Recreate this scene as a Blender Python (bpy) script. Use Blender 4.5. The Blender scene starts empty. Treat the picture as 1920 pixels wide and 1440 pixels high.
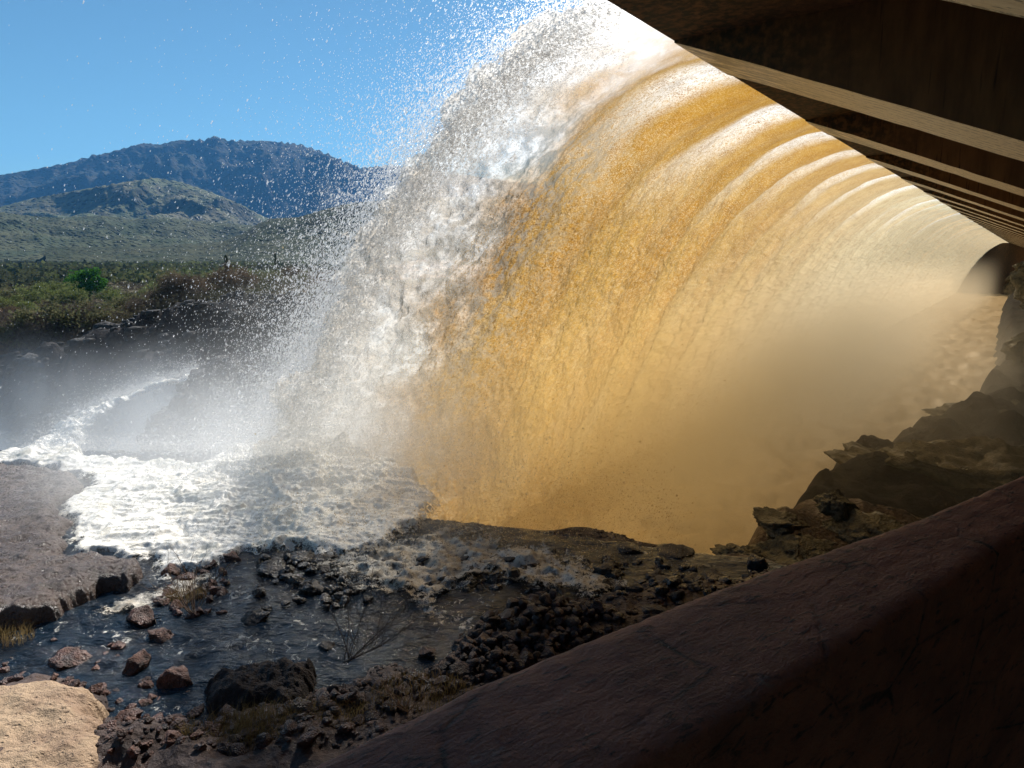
import bpy, math, random
import numpy as np
from mathutils import Vector
random.seed(7); rng = np.random.default_rng(11)
S = bpy.context.scene; C = S.collection
R = math.radians
# ------------------------------------------------------------------ camera, world, sun
CAMZ = 6.5; PITCH = R(10.68); FPX = 1274.0
cd = bpy.data.cameras.new('camera'); cam = bpy.data.objects.new('camera', cd); C.objects.link(cam)
cam.location = (0, 0, CAMZ); cam.rotation_euler = (math.pi/2 - PITCH, 0, 0)
cd.sensor_width = 36; cd.lens = 36*FPX/1920; cd.clip_end = 30000; cd.clip_start = 0.05
S.camera = cam
SUN_AZ, SUN_EL = R(10), R(41)          # azimuth clockwise from +Y
w = bpy.data.worlds.new('World'); S.world = w; w.use_nodes = True
nt = w.node_tree; bg = nt.nodes['Background']
sky = nt.nodes.new('ShaderNodeTexSky'); sky.sky_type = 'NISHITA'; sky.sun_disc = False
sky.sun_elevation = SUN_EL; sky.sun_rotation = SUN_AZ; sky.altitude = 600
sky.air_density = 1.0; sky.dust_density = 0.15; sky.ozone_density = 1.6
tn = nt.nodes.new('ShaderNodeMix'); tn.data_type = 'RGBA'; tn.blend_type = 'MULTIPLY'; tn.inputs[0].default_value = 1
tn.inputs[7].default_value = (.68, 1.0, 1.04, 1); nt.links.new(sky.outputs[0], tn.inputs[6]); nt.links.new(tn.outputs[2], bg.inputs[0]); bg.inputs[1].default_value = 0.050
ld = bpy.data.lights.new('sun', 'SUN'); ld.energy = 5.0; ld.angle = R(0.6); ld.color = (1, .96, .9)
sun = bpy.data.objects.new('sun', ld); C.objects.link(sun)
sd = Vector((math.sin(SUN_AZ)*math.cos(SUN_EL), math.cos(SUN_AZ)*math.cos(SUN_EL), math.sin(SUN_EL)))
sun.rotation_euler = sd.to_track_quat('Z', 'Y').to_euler(); sun.location = sd*50
S.view_settings.view_transform = 'Standard'; S.view_settings.look = 'None'
S.view_settings.gamma = 1; S.view_settings.exposure = 0.8; S.view_settings.use_curve_mapping = False
cy = S.cycles; cy.use_denoising = True; cy.max_bounces = 8; cy.transparent_max_bounces = 12
cy.volume_bounces = 2; cy.volume_max_steps = 96; cy.volume_step_rate = 1.0
cy.caustics_reflective = False; cy.caustics_refractive = False; cy.sample_clamp_indirect = 6

# ------------------------------------------------------------------ helpers
cp, sp = math.cos(PITCH), math.sin(PITCH)
def ray(px, py):
    a, b = (px-960)/FPX, (720-py)/FPX
    return a, cp + b*sp, -sp + b*cp
def onz(px, py, z=0.0):
    x, y, q = ray(px, py); s = (z-CAMZ)/q
    return (x*s, y*s, z)
def ony(px, py, Y):
    x, y, q = ray(px, py); s = Y/y
    return (x*s, Y, CAMZ+q*s)
def sstep(a, b, x):
    t = np.clip((x-a)/(b-a), 0, 1); return t*t*(3-2*t)
_perm = np.random.default_rng(5).permutation(256).astype(np.int64); _perm = np.concatenate([_perm, _perm, _perm])
_g = np.random.default_rng(6).normal(size=(256, 3)); _g /= np.linalg.norm(_g, axis=1)[:, None]
def pn(x, y, z=0.0):
    x, y, z = np.broadcast_arrays(np.asarray(x, float), np.asarray(y, float), np.asarray(z, float))
    xi, yi, zi = np.floor(x), np.floor(y), np.floor(z); fx, fy, fz = x-xi, y-yi, z-zi
    xi, yi, zi = (q.astype(np.int64) & 255 for q in (xi, yi, zi))
    u, v, ww = (f*f*f*(f*(f*6-15)+10) for f in (fx, fy, fz)); out = 0
    for i in (0, 1):
        for j in (0, 1):
            for k in (0, 1):
                h = _perm[_perm[_perm[xi+i]+yi+j]+zi+k] & 255; g = _g[h]
                d = g[..., 0]*(fx-i) + g[..., 1]*(fy-j) + g[..., 2]*(fz-k)
                out = out + d*(u if i else 1-u)*(v if j else 1-v)*(ww if k else 1-ww)
    return out*1.5
def fbm(x, y, z=0.0, o=4, gain=.5):
    s, a, f = 0, 1.0, 1.0
    for k in range(o):
        s = s + a*pn(x*f+k*7.3, y*f-k*3.1, z*f+k*5.7 if not np.isscalar(z) else z+k*5.7); a *= gain; f *= 2.03
    return s
def ridged(x, y, o=5, gain=.5, z=0.0):
    s, a, f, n = 0, 1.0, 1.0, 0
    for k in range(o):
        s = s + a*(1-np.abs(pn(x*f+k*9.1, y*f+k*4.3, z+k*3.7))*1.9)**2; n += a; a *= gain; f *= 2.07
    return s/n
def tag(o, label=None, cat=None, group=None, kind=None):
    if label: o['label'] = label
    if cat: o['category'] = cat
    if group: o['group'] = group
    if kind: o['kind'] = kind
    return o
def link(name, me, m=None, parent=None):
    if m is not None: me.materials.clear(); me.materials.append(m)
    o = bpy.data.objects.new(name, me); C.objects.link(o)
    if parent is not None: o.parent = parent
    return o
def mesh_np(name, v, f, smooth=True):
    """f: (n,k) int array, all faces of k corners"""
    v = np.ascontiguousarray(v, dtype=np.float32); f = np.ascontiguousarray(f, dtype=np.int32)
    me = bpy.data.meshes.new(name); n, k = f.shape
    me.vertices.add(len(v)); me.vertices.foreach_set('co', v.ravel())
    me.loops.add(n*k); me.loops.foreach_set('vertex_index', f.ravel())
    me.polygons.add(n); me.polygons.foreach_set('loop_start', np.arange(n, dtype=np.int32)*k)
    if smooth: me.polygons.foreach_set('use_smooth', np.ones(n, dtype=bool))
    me.update(calc_edges=True); me.validate(); return me
def attr(me, name, a):
    at = me.attributes.new(name, 'FLOAT', 'POINT'); at.data.foreach_set('value', np.ascontiguousarray(a, dtype=np.float32).ravel())
def grid_faces(n, m, keep=None):
    i = np.arange(n-1)[:, None]*m + np.arange(m-1)[None, :]
    f = np.stack([i, i+1, i+m+1, i+m], -1).reshape(-1, 4)
    if keep is not None:
        f = f[keep.ravel()[f].all(1)]
    return f
def compact(v, f, *arrs):
    u = np.unique(f); mp = np.zeros(len(v), np.int64); mp[u] = np.arange(len(u))
    return (v[u], mp[f]) + tuple(a.ravel()[u] for a in arrs)
class MB:
    def __init__(s): s.v = []; s.f = []
    def box(s, x0, x1, y0, y1, z0, z1, M=None):
        b = len(s.v); P = [(x0,y0,z0),(x1,y0,z0),(x1,y1,z0),(x0,y1,z0),(x0,y0,z1),(x1,y0,z1),(x1,y1,z1),(x0,y1,z1)]
        s.v += [M(p) if M else p for p in P]
        s.f += [tuple(b+i for i in q) for q in ((0,3,2,1),(4,5,6,7),(0,1,5,4),(1,2,6,5),(2,3,7,6),(3,0,4,7))]
    def tube(s, pts, rad, n=5):
        b = len(s.v); pts = [Vector(p) for p in pts]
        for i, p in enumerate(pts):
            d = (pts[min(i+1, len(pts)-1)]-pts[max(i-1, 0)]).normalized()
            a = d.orthogonal().normalized(); c = d.cross(a)
            for k in range(n):
                t = 2*math.pi*k/n; s.v.append(tuple(p+(a*math.cos(t)+c*math.sin(t))*rad[i]))
        for i in range(len(pts)-1):
            for k in range(n):
                s.f.append((b+i*n+k, b+i*n+(k+1)%n, b+(i+1)*n+(k+1)%n, b+(i+1)*n+k))
        s.f.append(tuple(b+k for k in range(n))[::-1]); s.f.append(tuple(b+(len(pts)-1)*n+k for k in range(n)))
    def mesh(s, name, smooth=False):
        me = bpy.data.meshes.new(name); me.from_pydata(s.v, [], s.f); me.update()
        if smooth: me.polygons.foreach_set('use_smooth', [True]*len(me.polygons))
        return me
def in_poly(x, y, poly):
    r = np.zeros(x.shape, bool); n = len(poly)
    for i in range(n):
        x0, y0 = poly[i][:2]; x1, y1 = poly[(i+1) % n][:2]
        if y0 == y1: continue
        c = (y0 > y) != (y1 > y); r ^= c & (x < (x1-x0)*(y-y0)/(y1-y0)+x0)
    return r
def sdist(x, y, poly, closed=True):
    d = np.full(x.shape, 1e9); n = len(poly)
    for i in range(n if closed else n-1):
        ax, ay = poly[i][:2]; bx, by = poly[(i+1) % n][:2]; ex, ey = bx-ax, by-ay
        t = np.clip(((x-ax)*ex+(y-ay)*ey)/(ex*ex+ey*ey+1e-9), 0, 1)
        d = np.minimum(d, np.hypot(x-ax-t*ex, y-ay-t*ey))
    if closed: return np.where(in_poly(x, y, poly), d, -d)
    return d
# ------------------------------------------------------------------ materials
class NM:
    def __init__(s, name):
        s.m = bpy.data.materials.new(name); s.m.use_nodes = True; s.t = s.m.node_tree; s.t.nodes.clear()
        s.out = s.n('ShaderNodeOutputMaterial')
    def n(s, ty, **kw):
        q = s.t.nodes.new(ty)
        for k, v in kw.items(): setattr(q, k, v)
        return q
    def set(s, sock, v):
        if isinstance(v, bpy.types.NodeSocket): s.t.links.new(v, sock)
        elif isinstance(v, (tuple, list)) and sock.type == 'RGBA' and len(v) == 3: sock.default_value = (*v, 1)
        else: sock.default_value = v
    def coord(s, kind='Object'):
        return s.n('ShaderNodeTexCoord').outputs[kind]
    def pos(s): return s.n('ShaderNodeNewGeometry').outputs['Position']
    def mapv(s, v, scale=(1,1,1), loc=(0,0,0), rot=(0,0,0)):
        q = s.n('ShaderNodeMapping'); s.set(q.inputs[0], v); q.inputs['Scale'].default_value = scale
        q.inputs['Location'].default_value = loc; q.inputs['Rotation'].default_value = rot; return q.outputs[0]
    def noise(s, v, scale, detail=6, rough=.55, dist=0.0):
        q = s.n('ShaderNodeTexNoise'); s.set(q.inputs['Vector'], v); s.set(q.inputs['Scale'], scale)
        q.inputs['Detail'].default_value = detail; q.inputs['Roughness'].default_value = rough
        q.inputs['Distortion'].default_value = dist; return q.outputs['Fac']
    def voro(s, v, scale, feature='F1', rnd=1.0):
        q = s.n('ShaderNodeTexVoronoi', feature=feature); s.set(q.inputs['Vector'], v); s.set(q.inputs['Scale'], scale)
        q.inputs['Randomness'].default_value = rnd; return q.outputs['Distance']
    def mr(s, v, a, b, c=0.0, d=1.0, smooth=True):
        q = s.n('ShaderNodeMapRange'); q.interpolation_type = 'SMOOTHSTEP' if smooth else 'LINEAR'
        for i, k in enumerate((v, a, b, c, d)): s.set(q.inputs[i], k)
        return q.outputs[0]
    def math(s, op, a, b=0.0, clamp=False):
        q = s.n('ShaderNodeMath', operation=op); q.use_clamp = clamp; s.set(q.inputs[0], a); s.set(q.inputs[1], b); return q.outputs[0]
    def mix(s, f, a, b):
        q = s.n('ShaderNodeMix', data_type='RGBA'); s.set(q.inputs[0], f); s.set(q.inputs[6], a); s.set(q.inputs[7], b); return q.outputs[2]
    def at(s, name):
        return s.n('ShaderNodeAttribute', attribute_name=name).outputs['Fac']
    def bump(s, h, strength=.5, dist=.02, nrm=None):
        q = s.n('ShaderNodeBump'); s.set(q.inputs['Height'], h); q.inputs['Strength'].default_value = strength
        q.inputs['Distance'].default_value = dist
        if nrm is not None: s.set(q.inputs['Normal'], nrm)
        return q.outputs[0]
    def pbsdf(s, col, rough=.8, nrm=None, **kw):
        q = s.n('ShaderNodeBsdfPrincipled'); s.set(q.inputs['Base Color'], col); s.set(q.inputs['Roughness'], rough)
        if nrm is not None: s.set(q.inputs['Normal'], nrm)
        for k, v in kw.items(): s.set(q.inputs[k.replace('_', ' ')], v)
        return q.outputs[0]
    def bsdf(s, ty, col, nrm=None, rough=None):
        q = s.n('ShaderNodeBsdf'+ty); s.set(q.inputs['Color'], col)
        if nrm is not None: s.set(q.inputs['Normal'], nrm)
        if rough is not None: s.set(q.inputs['Roughness'], rough)
        return q.outputs[0]
    def mixs(s, f, a, b):
        q = s.n('ShaderNodeMixShader'); s.set(q.inputs[0], f); s.set(q.inputs[1], a); s.set(q.inputs[2], b); return q.outputs[0]
    def done(s, sh, vol=False):
        s.t.links.new(sh, s.out.inputs['Volume' if vol else 'Surface']); return s.m

def rock_mat(name, c1, c2, sc=3.0, rough=.75, wet=0.0, bump=.06):
    q = NM(name); p = q.pos()
    a = q.noise(p, sc, 8, .62); b = q.noise(p, sc*6, 6, .6); v = q.voro(p, sc*9)
    f = q.mr(q.math('ADD', a, q.math('MULTIPLY', b, .35)), .5, .85)
    col = q.mix(f, c1, c2)
    h = q.math('ADD', q.math('MULTIPLY', a, 1.0), q.math('ADD', q.math('MULTIPLY', b, .45), q.math('MULTIPLY', v, .25)))
    nr = q.bump(h, 1.0, bump)
    wm = q.mr(q.noise(p, sc*.7, 3), .4, .6)
    ro = q.mr(q.math('MULTIPLY', wm, wet), 0, 1, rough, .16)
    return q.done(q.pbsdf(col, ro, nr, Specular_IOR_Level=.5))
M_basalt = rock_mat('basalt', (.012, .010, .009), (.042, .031, .025), 2.5, .7, .9)
M_basalt_red = rock_mat('red_basalt', (.024, .010, .006), (.115, .044, .025), 4, .7, .5)
M_slate = rock_mat('dark_slate', (.016, .011, .010), (.045, .030, .025), 5, .85, 0)
M_rubble = rock_mat('rubble_rock', (.018, .008, .006), (.070, .030, .020), 6, .7, .7)  # kept dark so the stones carry the shade of the bank
M_bank = rock_mat('bank_rock', (.012, .013, .015), (.045, .042, .04), .35, .9, 0, .6)
def slab_mat(name, c1, c2, c3, wet):
    q = NM(name); p = q.pos()
    a = q.noise(p, 1.3, 7, .6, .4); b = q.noise(p, 14, 5, .65); g = q.noise(p, 60, 3, .6); pits = q.mr(q.voro(p, 9), .05, .25)
    col = q.mix(q.mr(a, .38, .66), c1, c2); col = q.mix(q.mr(q.noise(p, 22, 4, .7), .56, .7), col, c3)
    h = q.math('ADD', q.math('MULTIPLY', b, 1.0), q.math('ADD', q.math('MULTIPLY', g, .4), q.math('MULTIPLY', pits, .5)))
    return q.done(q.pbsdf(col, .75 if not wet else q.mr(b, .4, .62, .16, .5), q.bump(h, 1, .05), Specular_IOR_Level=.55))
M_sand = slab_mat('sandy_slab', (.43, .30, .185), (.30, .19, .115), (.07, .042, .032), False)
M_wetslab = slab_mat('wet_slab', (.052, .028, .018), (.085, .050, .032), (.015, .009, .007), True)
def conc_mat():
    q = NM('lit_stained_concrete'); p = q.coord('Object')          # local x along girder (s), y along lip, z up
    lines = q.n('ShaderNodeTexWave', wave_type='BANDS', bands_direction='Y'); q.set(lines.inputs['Vector'], p)
    lines.inputs['Scale'].default_value = .75; lines.inputs['Distortion'].default_value = 1.2; lines.inputs['Detail'].default_value = 3; lines.inputs['Detail Scale'].default_value=.6
    st = q.noise(q.mapv(p, (.35, 3.5, 3.5)), 2.2, 8, .68)
    st2 = q.noise(q.mapv(p, (.12, 9, 9)), 1.5, 5, .6)
    fine = q.noise(p, 9, 6, .6)
    ln = q.math('MULTIPLY', q.mr(lines.outputs['Fac'], .0, .10, 1, 0), q.mr(fine, .42, .55))
    scr = q.mr(st2, .60, .66)
    col = q.mix(q.mr(st, .35, .7), (.74, .65, .45), (.58, .48, .30))  # pale base carries the water sheet's glow on the soffits
    col = q.mix(q.math('MAXIMUM', q.math('MULTIPLY', ln, .9), q.math('MULTIPLY', scr, .85)), col, (.035, .025, .015))
    lip = q.mr(q.n('ShaderNodeSeparateXYZ').outputs[0], 0, 1)
    sx = q.n('ShaderNodeSeparateXYZ'); q.set(sx.inputs[0], p)
    moss = q.math('MULTIPLY', q.mr(sx.outputs[0], .3, 4.0, 1, 0), q.mr(q.noise(q.mapv(p, (.6, 2, 2)), 1.6, 7, .7), .38, .6))
    col = q.mix(moss, col, (.03, .03, .014))
    return q.done(q.pbsdf(col, .42, q.bump(q.math('ADD', fine, q.math('MULTIPLY', st, .7)), .6, .02)))
M_conc = conc_mat()
def panel_mat():
    q = NM('shaded_girder_side'); p = q.coord('Object')
    st = q.noise(q.mapv(p, (2.4, 1, .5)), 1.4, 7, .65); b = q.noise(p, 5, 6, .6)
    col = q.mix(q.mr(st, .3, .7), (.21, .105, .04), (.12, .058, .023))  # sides face away from the light; that shade is put into the brown
    sx = q.n('ShaderNodeSeparateXYZ'); q.set(sx.inputs[0], p)
    moss = q.math('MULTIPLY', q.mr(sx.outputs[0], 1.0, 5.0, 1, 0), q.mr(b, .35, .6))
    col = q.mix(moss, col, (.02, .02, .01))
    col = q.mix(q.mr(q.noise(q.mapv(p, (8, 8, .4)), 1.0, 4), .6, .7), col, (.04, .02, .01))
    return q.done(q.pbsdf(col, .85, q.bump(b, .5, .02)))
M_panel = panel_mat()
def parapet_mat():
    q = NM('red_rough_concrete'); p = q.coord('Object')
    a = q.noise(p, 2.0, 8, .65); b = q.noise(q.mapv(p, (4, 14, 10)), 1.5, 8, .68, .6); c = q.noise(p, 40, 5, .6)
    col = q.mix(q.mr(a, .35, .68), (.36, .115, .066), (.20, .062, .038))
    ck = q.voro(q.mapv(p, (1, 1.6, 1.6)), .9, 'DISTANCE_TO_EDGE'); wv = q.mr(q.math('ADD', ck, q.math('MULTIPLY', q.math('SUBTRACT', b, .5), .12)), .0, .022, 1, 0)
    col = q.mix(q.math('MULTIPLY', wv, q.mr(a, .45, .6)), col, (.02, .008, .006))
    col = q.mix(q.mr(b, .54, .66), col, (.055, .02, .015)); col = q.mix(q.mr(q.noise(p, 3.3, 6, .7), .62, .74), col, (.22, .13, .11))
    h = q.math('SUBTRACT', q.math('ADD', q.math('MULTIPLY', b, 1.3), q.math('MULTIPLY', c, 1.0)), q.math('MULTIPLY', wv, .5))
    return q.done(q.pbsdf(col, .62, q.bump(h, 1, .022)))
M_parapet = parapet_mat()

# sheet geometry constants
LX, LY, LZ = 2.4, 14.7, 11.5
def lipuw(u, wv): return LX+.6*u-.8*wv, LY+.8*u+.6*wv
def uw(x, y): return (x-LX)*.6+(y-LY)*.8, -(x-LX)*.8+(y-LY)*.6
RC = [-5, .4, 6.6, 13.2, 19.5, 26, 33, 40, 47, 54, 61, 68, 75, 82, 89, 96, 103, 110, 117, 124, 131, 138, 145, 152, 159, 166]+[166+8*i for i in range(1, 50)]
RC = [a+(math.sin(a*12.7)*1.5 if a > 20 else 0) for a in RC]
def crest(u):
    ph = np.interp(u, RC, np.arange(len(RC))); return .5+.5*np.cos(2*np.pi*ph), ph

def sheet_mat():
    q = NM('muddy_falling_water')
    u, t, edge, cr, br = (q.at(k) for k in ('su', 'st', 'edge', 'crest', 'brk'))
    cx = q.n('ShaderNodeCombineXYZ'); q.set(cx.inputs[0], u); q.set(cx.inputs[1], q.at('arc'))
    v = cx.outputs[0]
    n1 = q.noise(q.mapv(v, (1.1, .8, 1)), 1.5, 9, .66, .4)        # clumps drawn out along the fall
    n2 = q.noise(q.mapv(v, (1, .8, 1)), 7.0, 7, .72, .3)
    n3 = q.noise(q.mapv(v, (1, .75, 1)), 24.0, 4, .7)
    big = q.noise(q.mapv(v, (.35, .12, 1)), 1.0, 4, .5)
    amber = (.36, .165, .011); ochre = (.42, .235, .040); tan = (.50, .375, .20); white = (.96, .95, .92); grey = (.25, .225, .19)
    c = q.mix(q.mr(q.math('ADD', q.math('MULTIPLY', cr, .35), q.math('ADD', n1, q.math('MULTIPLY', n2, .5))), .62, 1.2), amber, ochre)  # troughs kept deeper amber than crests: ridge shading put into the colour
    froth = q.math('ADD', q.math('MULTIPLY', q.mr(n2, .42, .72), q.mr(t, .2, 1.1, .08, .7)), q.math('MULTIPLY', q.mr(big, .45, .7), .3), clamp=True)
    c = q.mix(froth, c, tan)
    c = q.mix(q.math('MULTIPLY', q.mr(u, 14, 70), .85), c, (.64, .55, .36))  # far part paler: veil of mist put into the water colour
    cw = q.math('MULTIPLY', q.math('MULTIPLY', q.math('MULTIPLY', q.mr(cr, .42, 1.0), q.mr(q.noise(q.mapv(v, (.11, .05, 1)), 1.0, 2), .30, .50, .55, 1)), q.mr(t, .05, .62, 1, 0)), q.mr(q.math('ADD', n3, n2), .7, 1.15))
    c = q.mix(q.math('MULTIPLY', cw, 1.0, clamp=True), c, white)  # crest froth and sun highlights on the ridges, both painted white
    spk = q.math('MULTIPLY', q.mr(q.math('ADD', n3, q.math('MULTIPLY', n2, .35)), .66, .80), q.mr(t, .05, .5, .2, .6))
    c = q.mix(spk, c, (.68, .54, .34))
    c = q.mix(q.math('MULTIPLY', q.mr(q.math('ADD', n3, q.math('MULTIPLY', n1, .5)), .60, .76, 1, 0), .6), c, (.20, .105, .03))
    c = q.mix(q.math('MULTIPLY', edge, q.mr(n1, .3, .62, 1, .55)), c, white)
    gm = q.math('MULTIPLY', q.math('MULTIPLY', q.at('grey'), q.mr(q.math('ADD', n1, q.math('MULTIPLY', n2, .6)), .70, .92)), .9)
    c = q.mix(gm, c, grey)  # grey clumps: thin water with its shadows put into the colour
    dk = q.math('MULTIPLY', q.mr(q.math('ADD', n3, q.math('MULTIPLY', n2, .6)), .94, 1.02), q.mr(t, .35, .9, 0, .75))
    c = q.mix(q.math('MULTIPLY', dk, q.mr(u, 6, 30, 1, .1)), c, (.22, .19, .15))
    h = q.math('ADD', q.math('MULTIPLY', n1, .7), q.math('ADD', q.math('MULTIPLY', n2, .5), q.math('MULTIPLY', n3, .22)))
    nr = q.bump(q.math('MULTIPLY', h, q.mr(t, 0, .6, .35, 1)), 1.0, .13)
    tr = q.bsdf('Translucent', c, nr); df = q.bsdf('Diffuse', c, nr); gl = q.bsdf('Glossy', (1, 1, 1), nr, .22)
    sh = q.mixs(.16, tr, df); sh = q.mixs(.07, sh, gl)
    rf = q.bsdf('Refraction', c, nr, .6); rf.node.inputs['IOR'].default_value = 1.15; sh = q.mixs(q.math('MULTIPLY', edge, .06), sh, rf)
    # thin parts let tinted light straight through; torn holes towards the edge
    tp = q.bsdf('Transparent', q.mix(q.math('MAXIMUM', edge, q.mr(u, 20, 60, 0, .42)), (.82, .53, .19), (.97, .95, .90)))
    sh = q.mixs(q.math('ADD', q.math('MAXIMUM', q.mr(t, .6, 1.05, .05, .34), q.mr(u, 22, 110, .04, .4)), q.math('MULTIPLY', edge, q.mr(t, 0, .7, .03, .33))), sh, tp)
    hole = q.mr(q.math('ADD', q.math('MULTIPLY', n1, .6), q.math('MULTIPLY', n2, .4)), q.math('SUBTRACT', 1.0, q.math('MULTIPLY', br, .75)), q.math('SUBTRACT', 1.05, q.math('MULTIPLY', br, .75)))
    sh = q.mixs(hole, sh, q.bsdf('Transparent', (1, 1, 1)))
    return q.done(sh)
M_sheet = sheet_mat()
def drop_mat(name, col, tl=.5, tp=.28):
    q = NM(name); sh = q.mixs(tl, q.bsdf('Diffuse', col), q.bsdf('Translucent', col))
    rf = q.bsdf('Refraction', col, rough=.8); rf.node.inputs['IOR'].default_value = 1.33
    sh = q.mixs(.4, sh, rf)
    sh = q.mixs(.12, sh, q.bsdf('Glossy', (1, 1, 1), rough=.2))
    return q.done(q.mixs(tp, sh, q.bsdf('Transparent', (1, 1, 1))))
M_drop = drop_mat('spray_drops', (1, 1, 1), .75, .36)
M_mistdrop = drop_mat('splash_drops', (1, 1, .99), .7, .62)
M_dropm = drop_mat('muddy_drops', (.85, .68, .42), .6)
def foam_mat(name, a, b, dk, dkamt):
    q = NM(name); p = q.pos()
    n1 = q.noise(p, 1.6, 7, .62, .8); n2 = q.noise(p, 9, 7, .7, .4); n3 = q.noise(p, 40, 4, .7)
    c = q.mix(q.mr(n1, .4, .64), a, b)
    hol = q.math('MULTIPLY', q.mr(q.math('ADD', q.math('MULTIPLY', n1, .6), q.math('MULTIPLY', n2, .5)), .44, .55, 1, 0), dkamt)
    c = q.mix(hol, c, dk)
    h = q.math('ADD', q.math('MULTIPLY', n2, .8), q.math('ADD', n1, q.math('MULTIPLY', n3, .25)))
    nr = q.bump(h, .6, .06)
    sh = q.mixs(.12, q.bsdf('Diffuse', c, nr), q.bsdf('Translucent', c, nr)); sh = q.mixs(.06, sh, q.bsdf('Glossy', (1, 1, 1), nr, .3))
    al = q.at('fade'); hole = q.mr(q.math('ADD', q.math('MULTIPLY', n2, .55), q.math('MULTIPLY', n3, .3)), q.math('MULTIPLY', al, .9), q.math('ADD', q.math('MULTIPLY', al, .9), .06))
    return q.done(q.mixs(hole, sh, q.bsdf('Transparent', (1, 1, 1))))
M_foam = foam_mat('white_foam', (.96, .94, .89), (.92, .86, .73), (.46, .40, .28), .5)
M_foam2 = foam_mat('thin_foam', (.66, .61, .52), (.36, .30, .22), (.035, .028, .022), .95)
def water_mat():
    q = NM('pool_water'); p = q.pos()
    n1 = q.noise(q.mapv(p, (1, 2.0, 1), rot=(0, 0, .3)), 2.2, 5, .6, .8); n2 = q.noise(q.mapv(p, (1, 2.2, 1)), 9, 4, .6, .5)
    c = q.mix(q.mr(q.noise(p, .5, 4), .45, .7), (.006, .014, .024), (.036, .028, .022))  # blue tone stands in for sky reflection; the water itself is muddy
    fo = q.mr(q.math('ADD', q.noise(p, 5.5, 8, .75, .8), q.math('MULTIPLY', q.noise(p, .6, 2), .5)), .86, .93)
    c = q.mix(fo, c, (.55, .52, .46))  # pale foam flecks, painted to serve as sun sparkle too
    h = q.math('ADD', n1, q.math('MULTIPLY', n2, .35))
    return q.done(q.pbsdf(c, q.mr(fo, 0, 1, .07, .6), q.bump(h, 1, .09), IOR=1.33, Specular_IOR_Level=.6))
M_water = water_mat()
def ground_mat():
    q = NM('wet_ground'); p = q.pos(); a = q.noise(p, .9, 8, .65); b = q.noise(p, 9, 7, .68); v = q.voro(p, 7)
    c = q.mix(q.mr(a, .35, .68), (.030, .014, .009), (.085, .042, .026)); c = q.mix(q.mr(b, .55, .7), c, (.015, .011, .01))  # base darkened to carry the shadow over the near bank
    h = q.math('ADD', q.math('MULTIPLY', b, 1), q.math('MULTIPLY', v, .8))
    return q.done(q.pbsdf(c, q.mr(a, .4, .6, .8, .35), q.bump(h, 1, .08)))
M_ground = ground_mat()
def hill_mat(name, c1, c2, c3, ssc, rsc):
    q = NM(name); p = q.pos()
    a = q.noise(p, rsc, 6, .6); b = q.noise(p, ssc, 5, .7); v = q.voro(p, ssc*1.6)
    sep = q.n('ShaderNodeSeparateXYZ'); q.set(sep.inputs[0], q.n('ShaderNodeNewGeometry').outputs['Normal'])
    c = q.mix(q.mr(a, .38, .64), c1, c2); c = q.mix(q.mr(sep.outputs[2], .62, .9, .8, 0), c, c3)
    c = q.mix(q.math('MULTIPLY', q.mr(v, .25, .5, 1, 0), .6), c, (.018, .026, .014))
    h = q.math('ADD', q.math('MULTIPLY', b, .8), q.math('MULTIPLY', q.mr(v, .1, .5, 1, 0), .7))
    return q.done(q.pbsdf(c, .95, q.bump(h, 1, .6/ssc), Specular_IOR_Level=.1))
M_mount = hill_mat('mountain_rock', (.020, .030, .020), (.050, .045, .030), (.03, .026, .022), .02, .0022)
M_hill = hill_mat('scrub_hill', (.10, .115, .055), (.16, .145, .09), (.07, .065, .05), .035, .006)
M_foot = hill_mat('foothill_scrub', (.045, .06, .03), (.085, .09, .05), (.05, .05, .035), .07, .01)
M_dark = hill_mat('dark_hill', (.030, .042, .020), (.06, .065, .035), (.035, .035, .025), .10, .015)
def valley_mat():
    q = NM('valley_ground'); p = q.pos(); a = q.noise(p, .03, 6, .6); b = q.noise(p, .5, 6, .65)
    c = q.mix(q.mr(a, .4, .6), (.075, .085, .035), (.13, .105, .06)); c = q.mix(q.mr(b, .5, .65), c, (.035, .04, .02))
    k = q.mr(q.at('pink'), 0, 1); c = q.mix(k, c, q.mix(q.mr(b, .4, .6), (.40, .26, .19), (.28, .19, .13)))
    c = q.mix(q.mr(q.at('bank'), 0, 1), c, q.mix(q.mr(q.noise(p, .6, 7, .7), .4, .65), (.012, .013, .016), (.045, .04, .04)))
    return q.done(q.pbsdf(c, .95, q.bump(q.math('ADD', q.noise(p, .5, 9, .7), q.math('MULTIPLY', q.noise(q.mapv(p, (1,1,.3)), 1.5, 5, .7), .5)), 1, .9), Specular_IOR_Level=.15))
M_valley = valley_mat()
def leaf_mat(name, a, b, sc=.8):
    q = NM(name); p = q.pos(); c = q.mix(q.mr(q.noise(p, sc, 3), .4, .6), a, b)
    return q.done(q.mixs(.35, q.bsdf('Diffuse', c), q.bsdf('Translucent', c)))
M_leaf = {'bright': leaf_mat('bright_leaves', (.03, .10, .012), (.07, .19, .025)), 'lime': leaf_mat('lime_leaves', (.13, .16, .045), (.20, .22, .085)),
          'olive': leaf_mat('olive_leaves', (.105, .11, .055), (.16, .15, .08)), 'grey': leaf_mat('grey_twigs', (.085, .07, .055), (.13, .105, .085)),
          'brown': leaf_mat('brown_twigs', (.085, .062, .042), (.14, .10, .065)), 'dark': leaf_mat('dark_leaves', (.035, .05, .022), (.06, .075, .03))}
def plain(name, c, r=.85):
    q = NM(name); p = q.pos(); return q.done(q.pbsdf(q.mix(q.noise(p, 3, 5), c, tuple(x*.6 for x in c)), r, q.bump(q.noise(p, 12, 5), .5, .02)))
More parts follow.
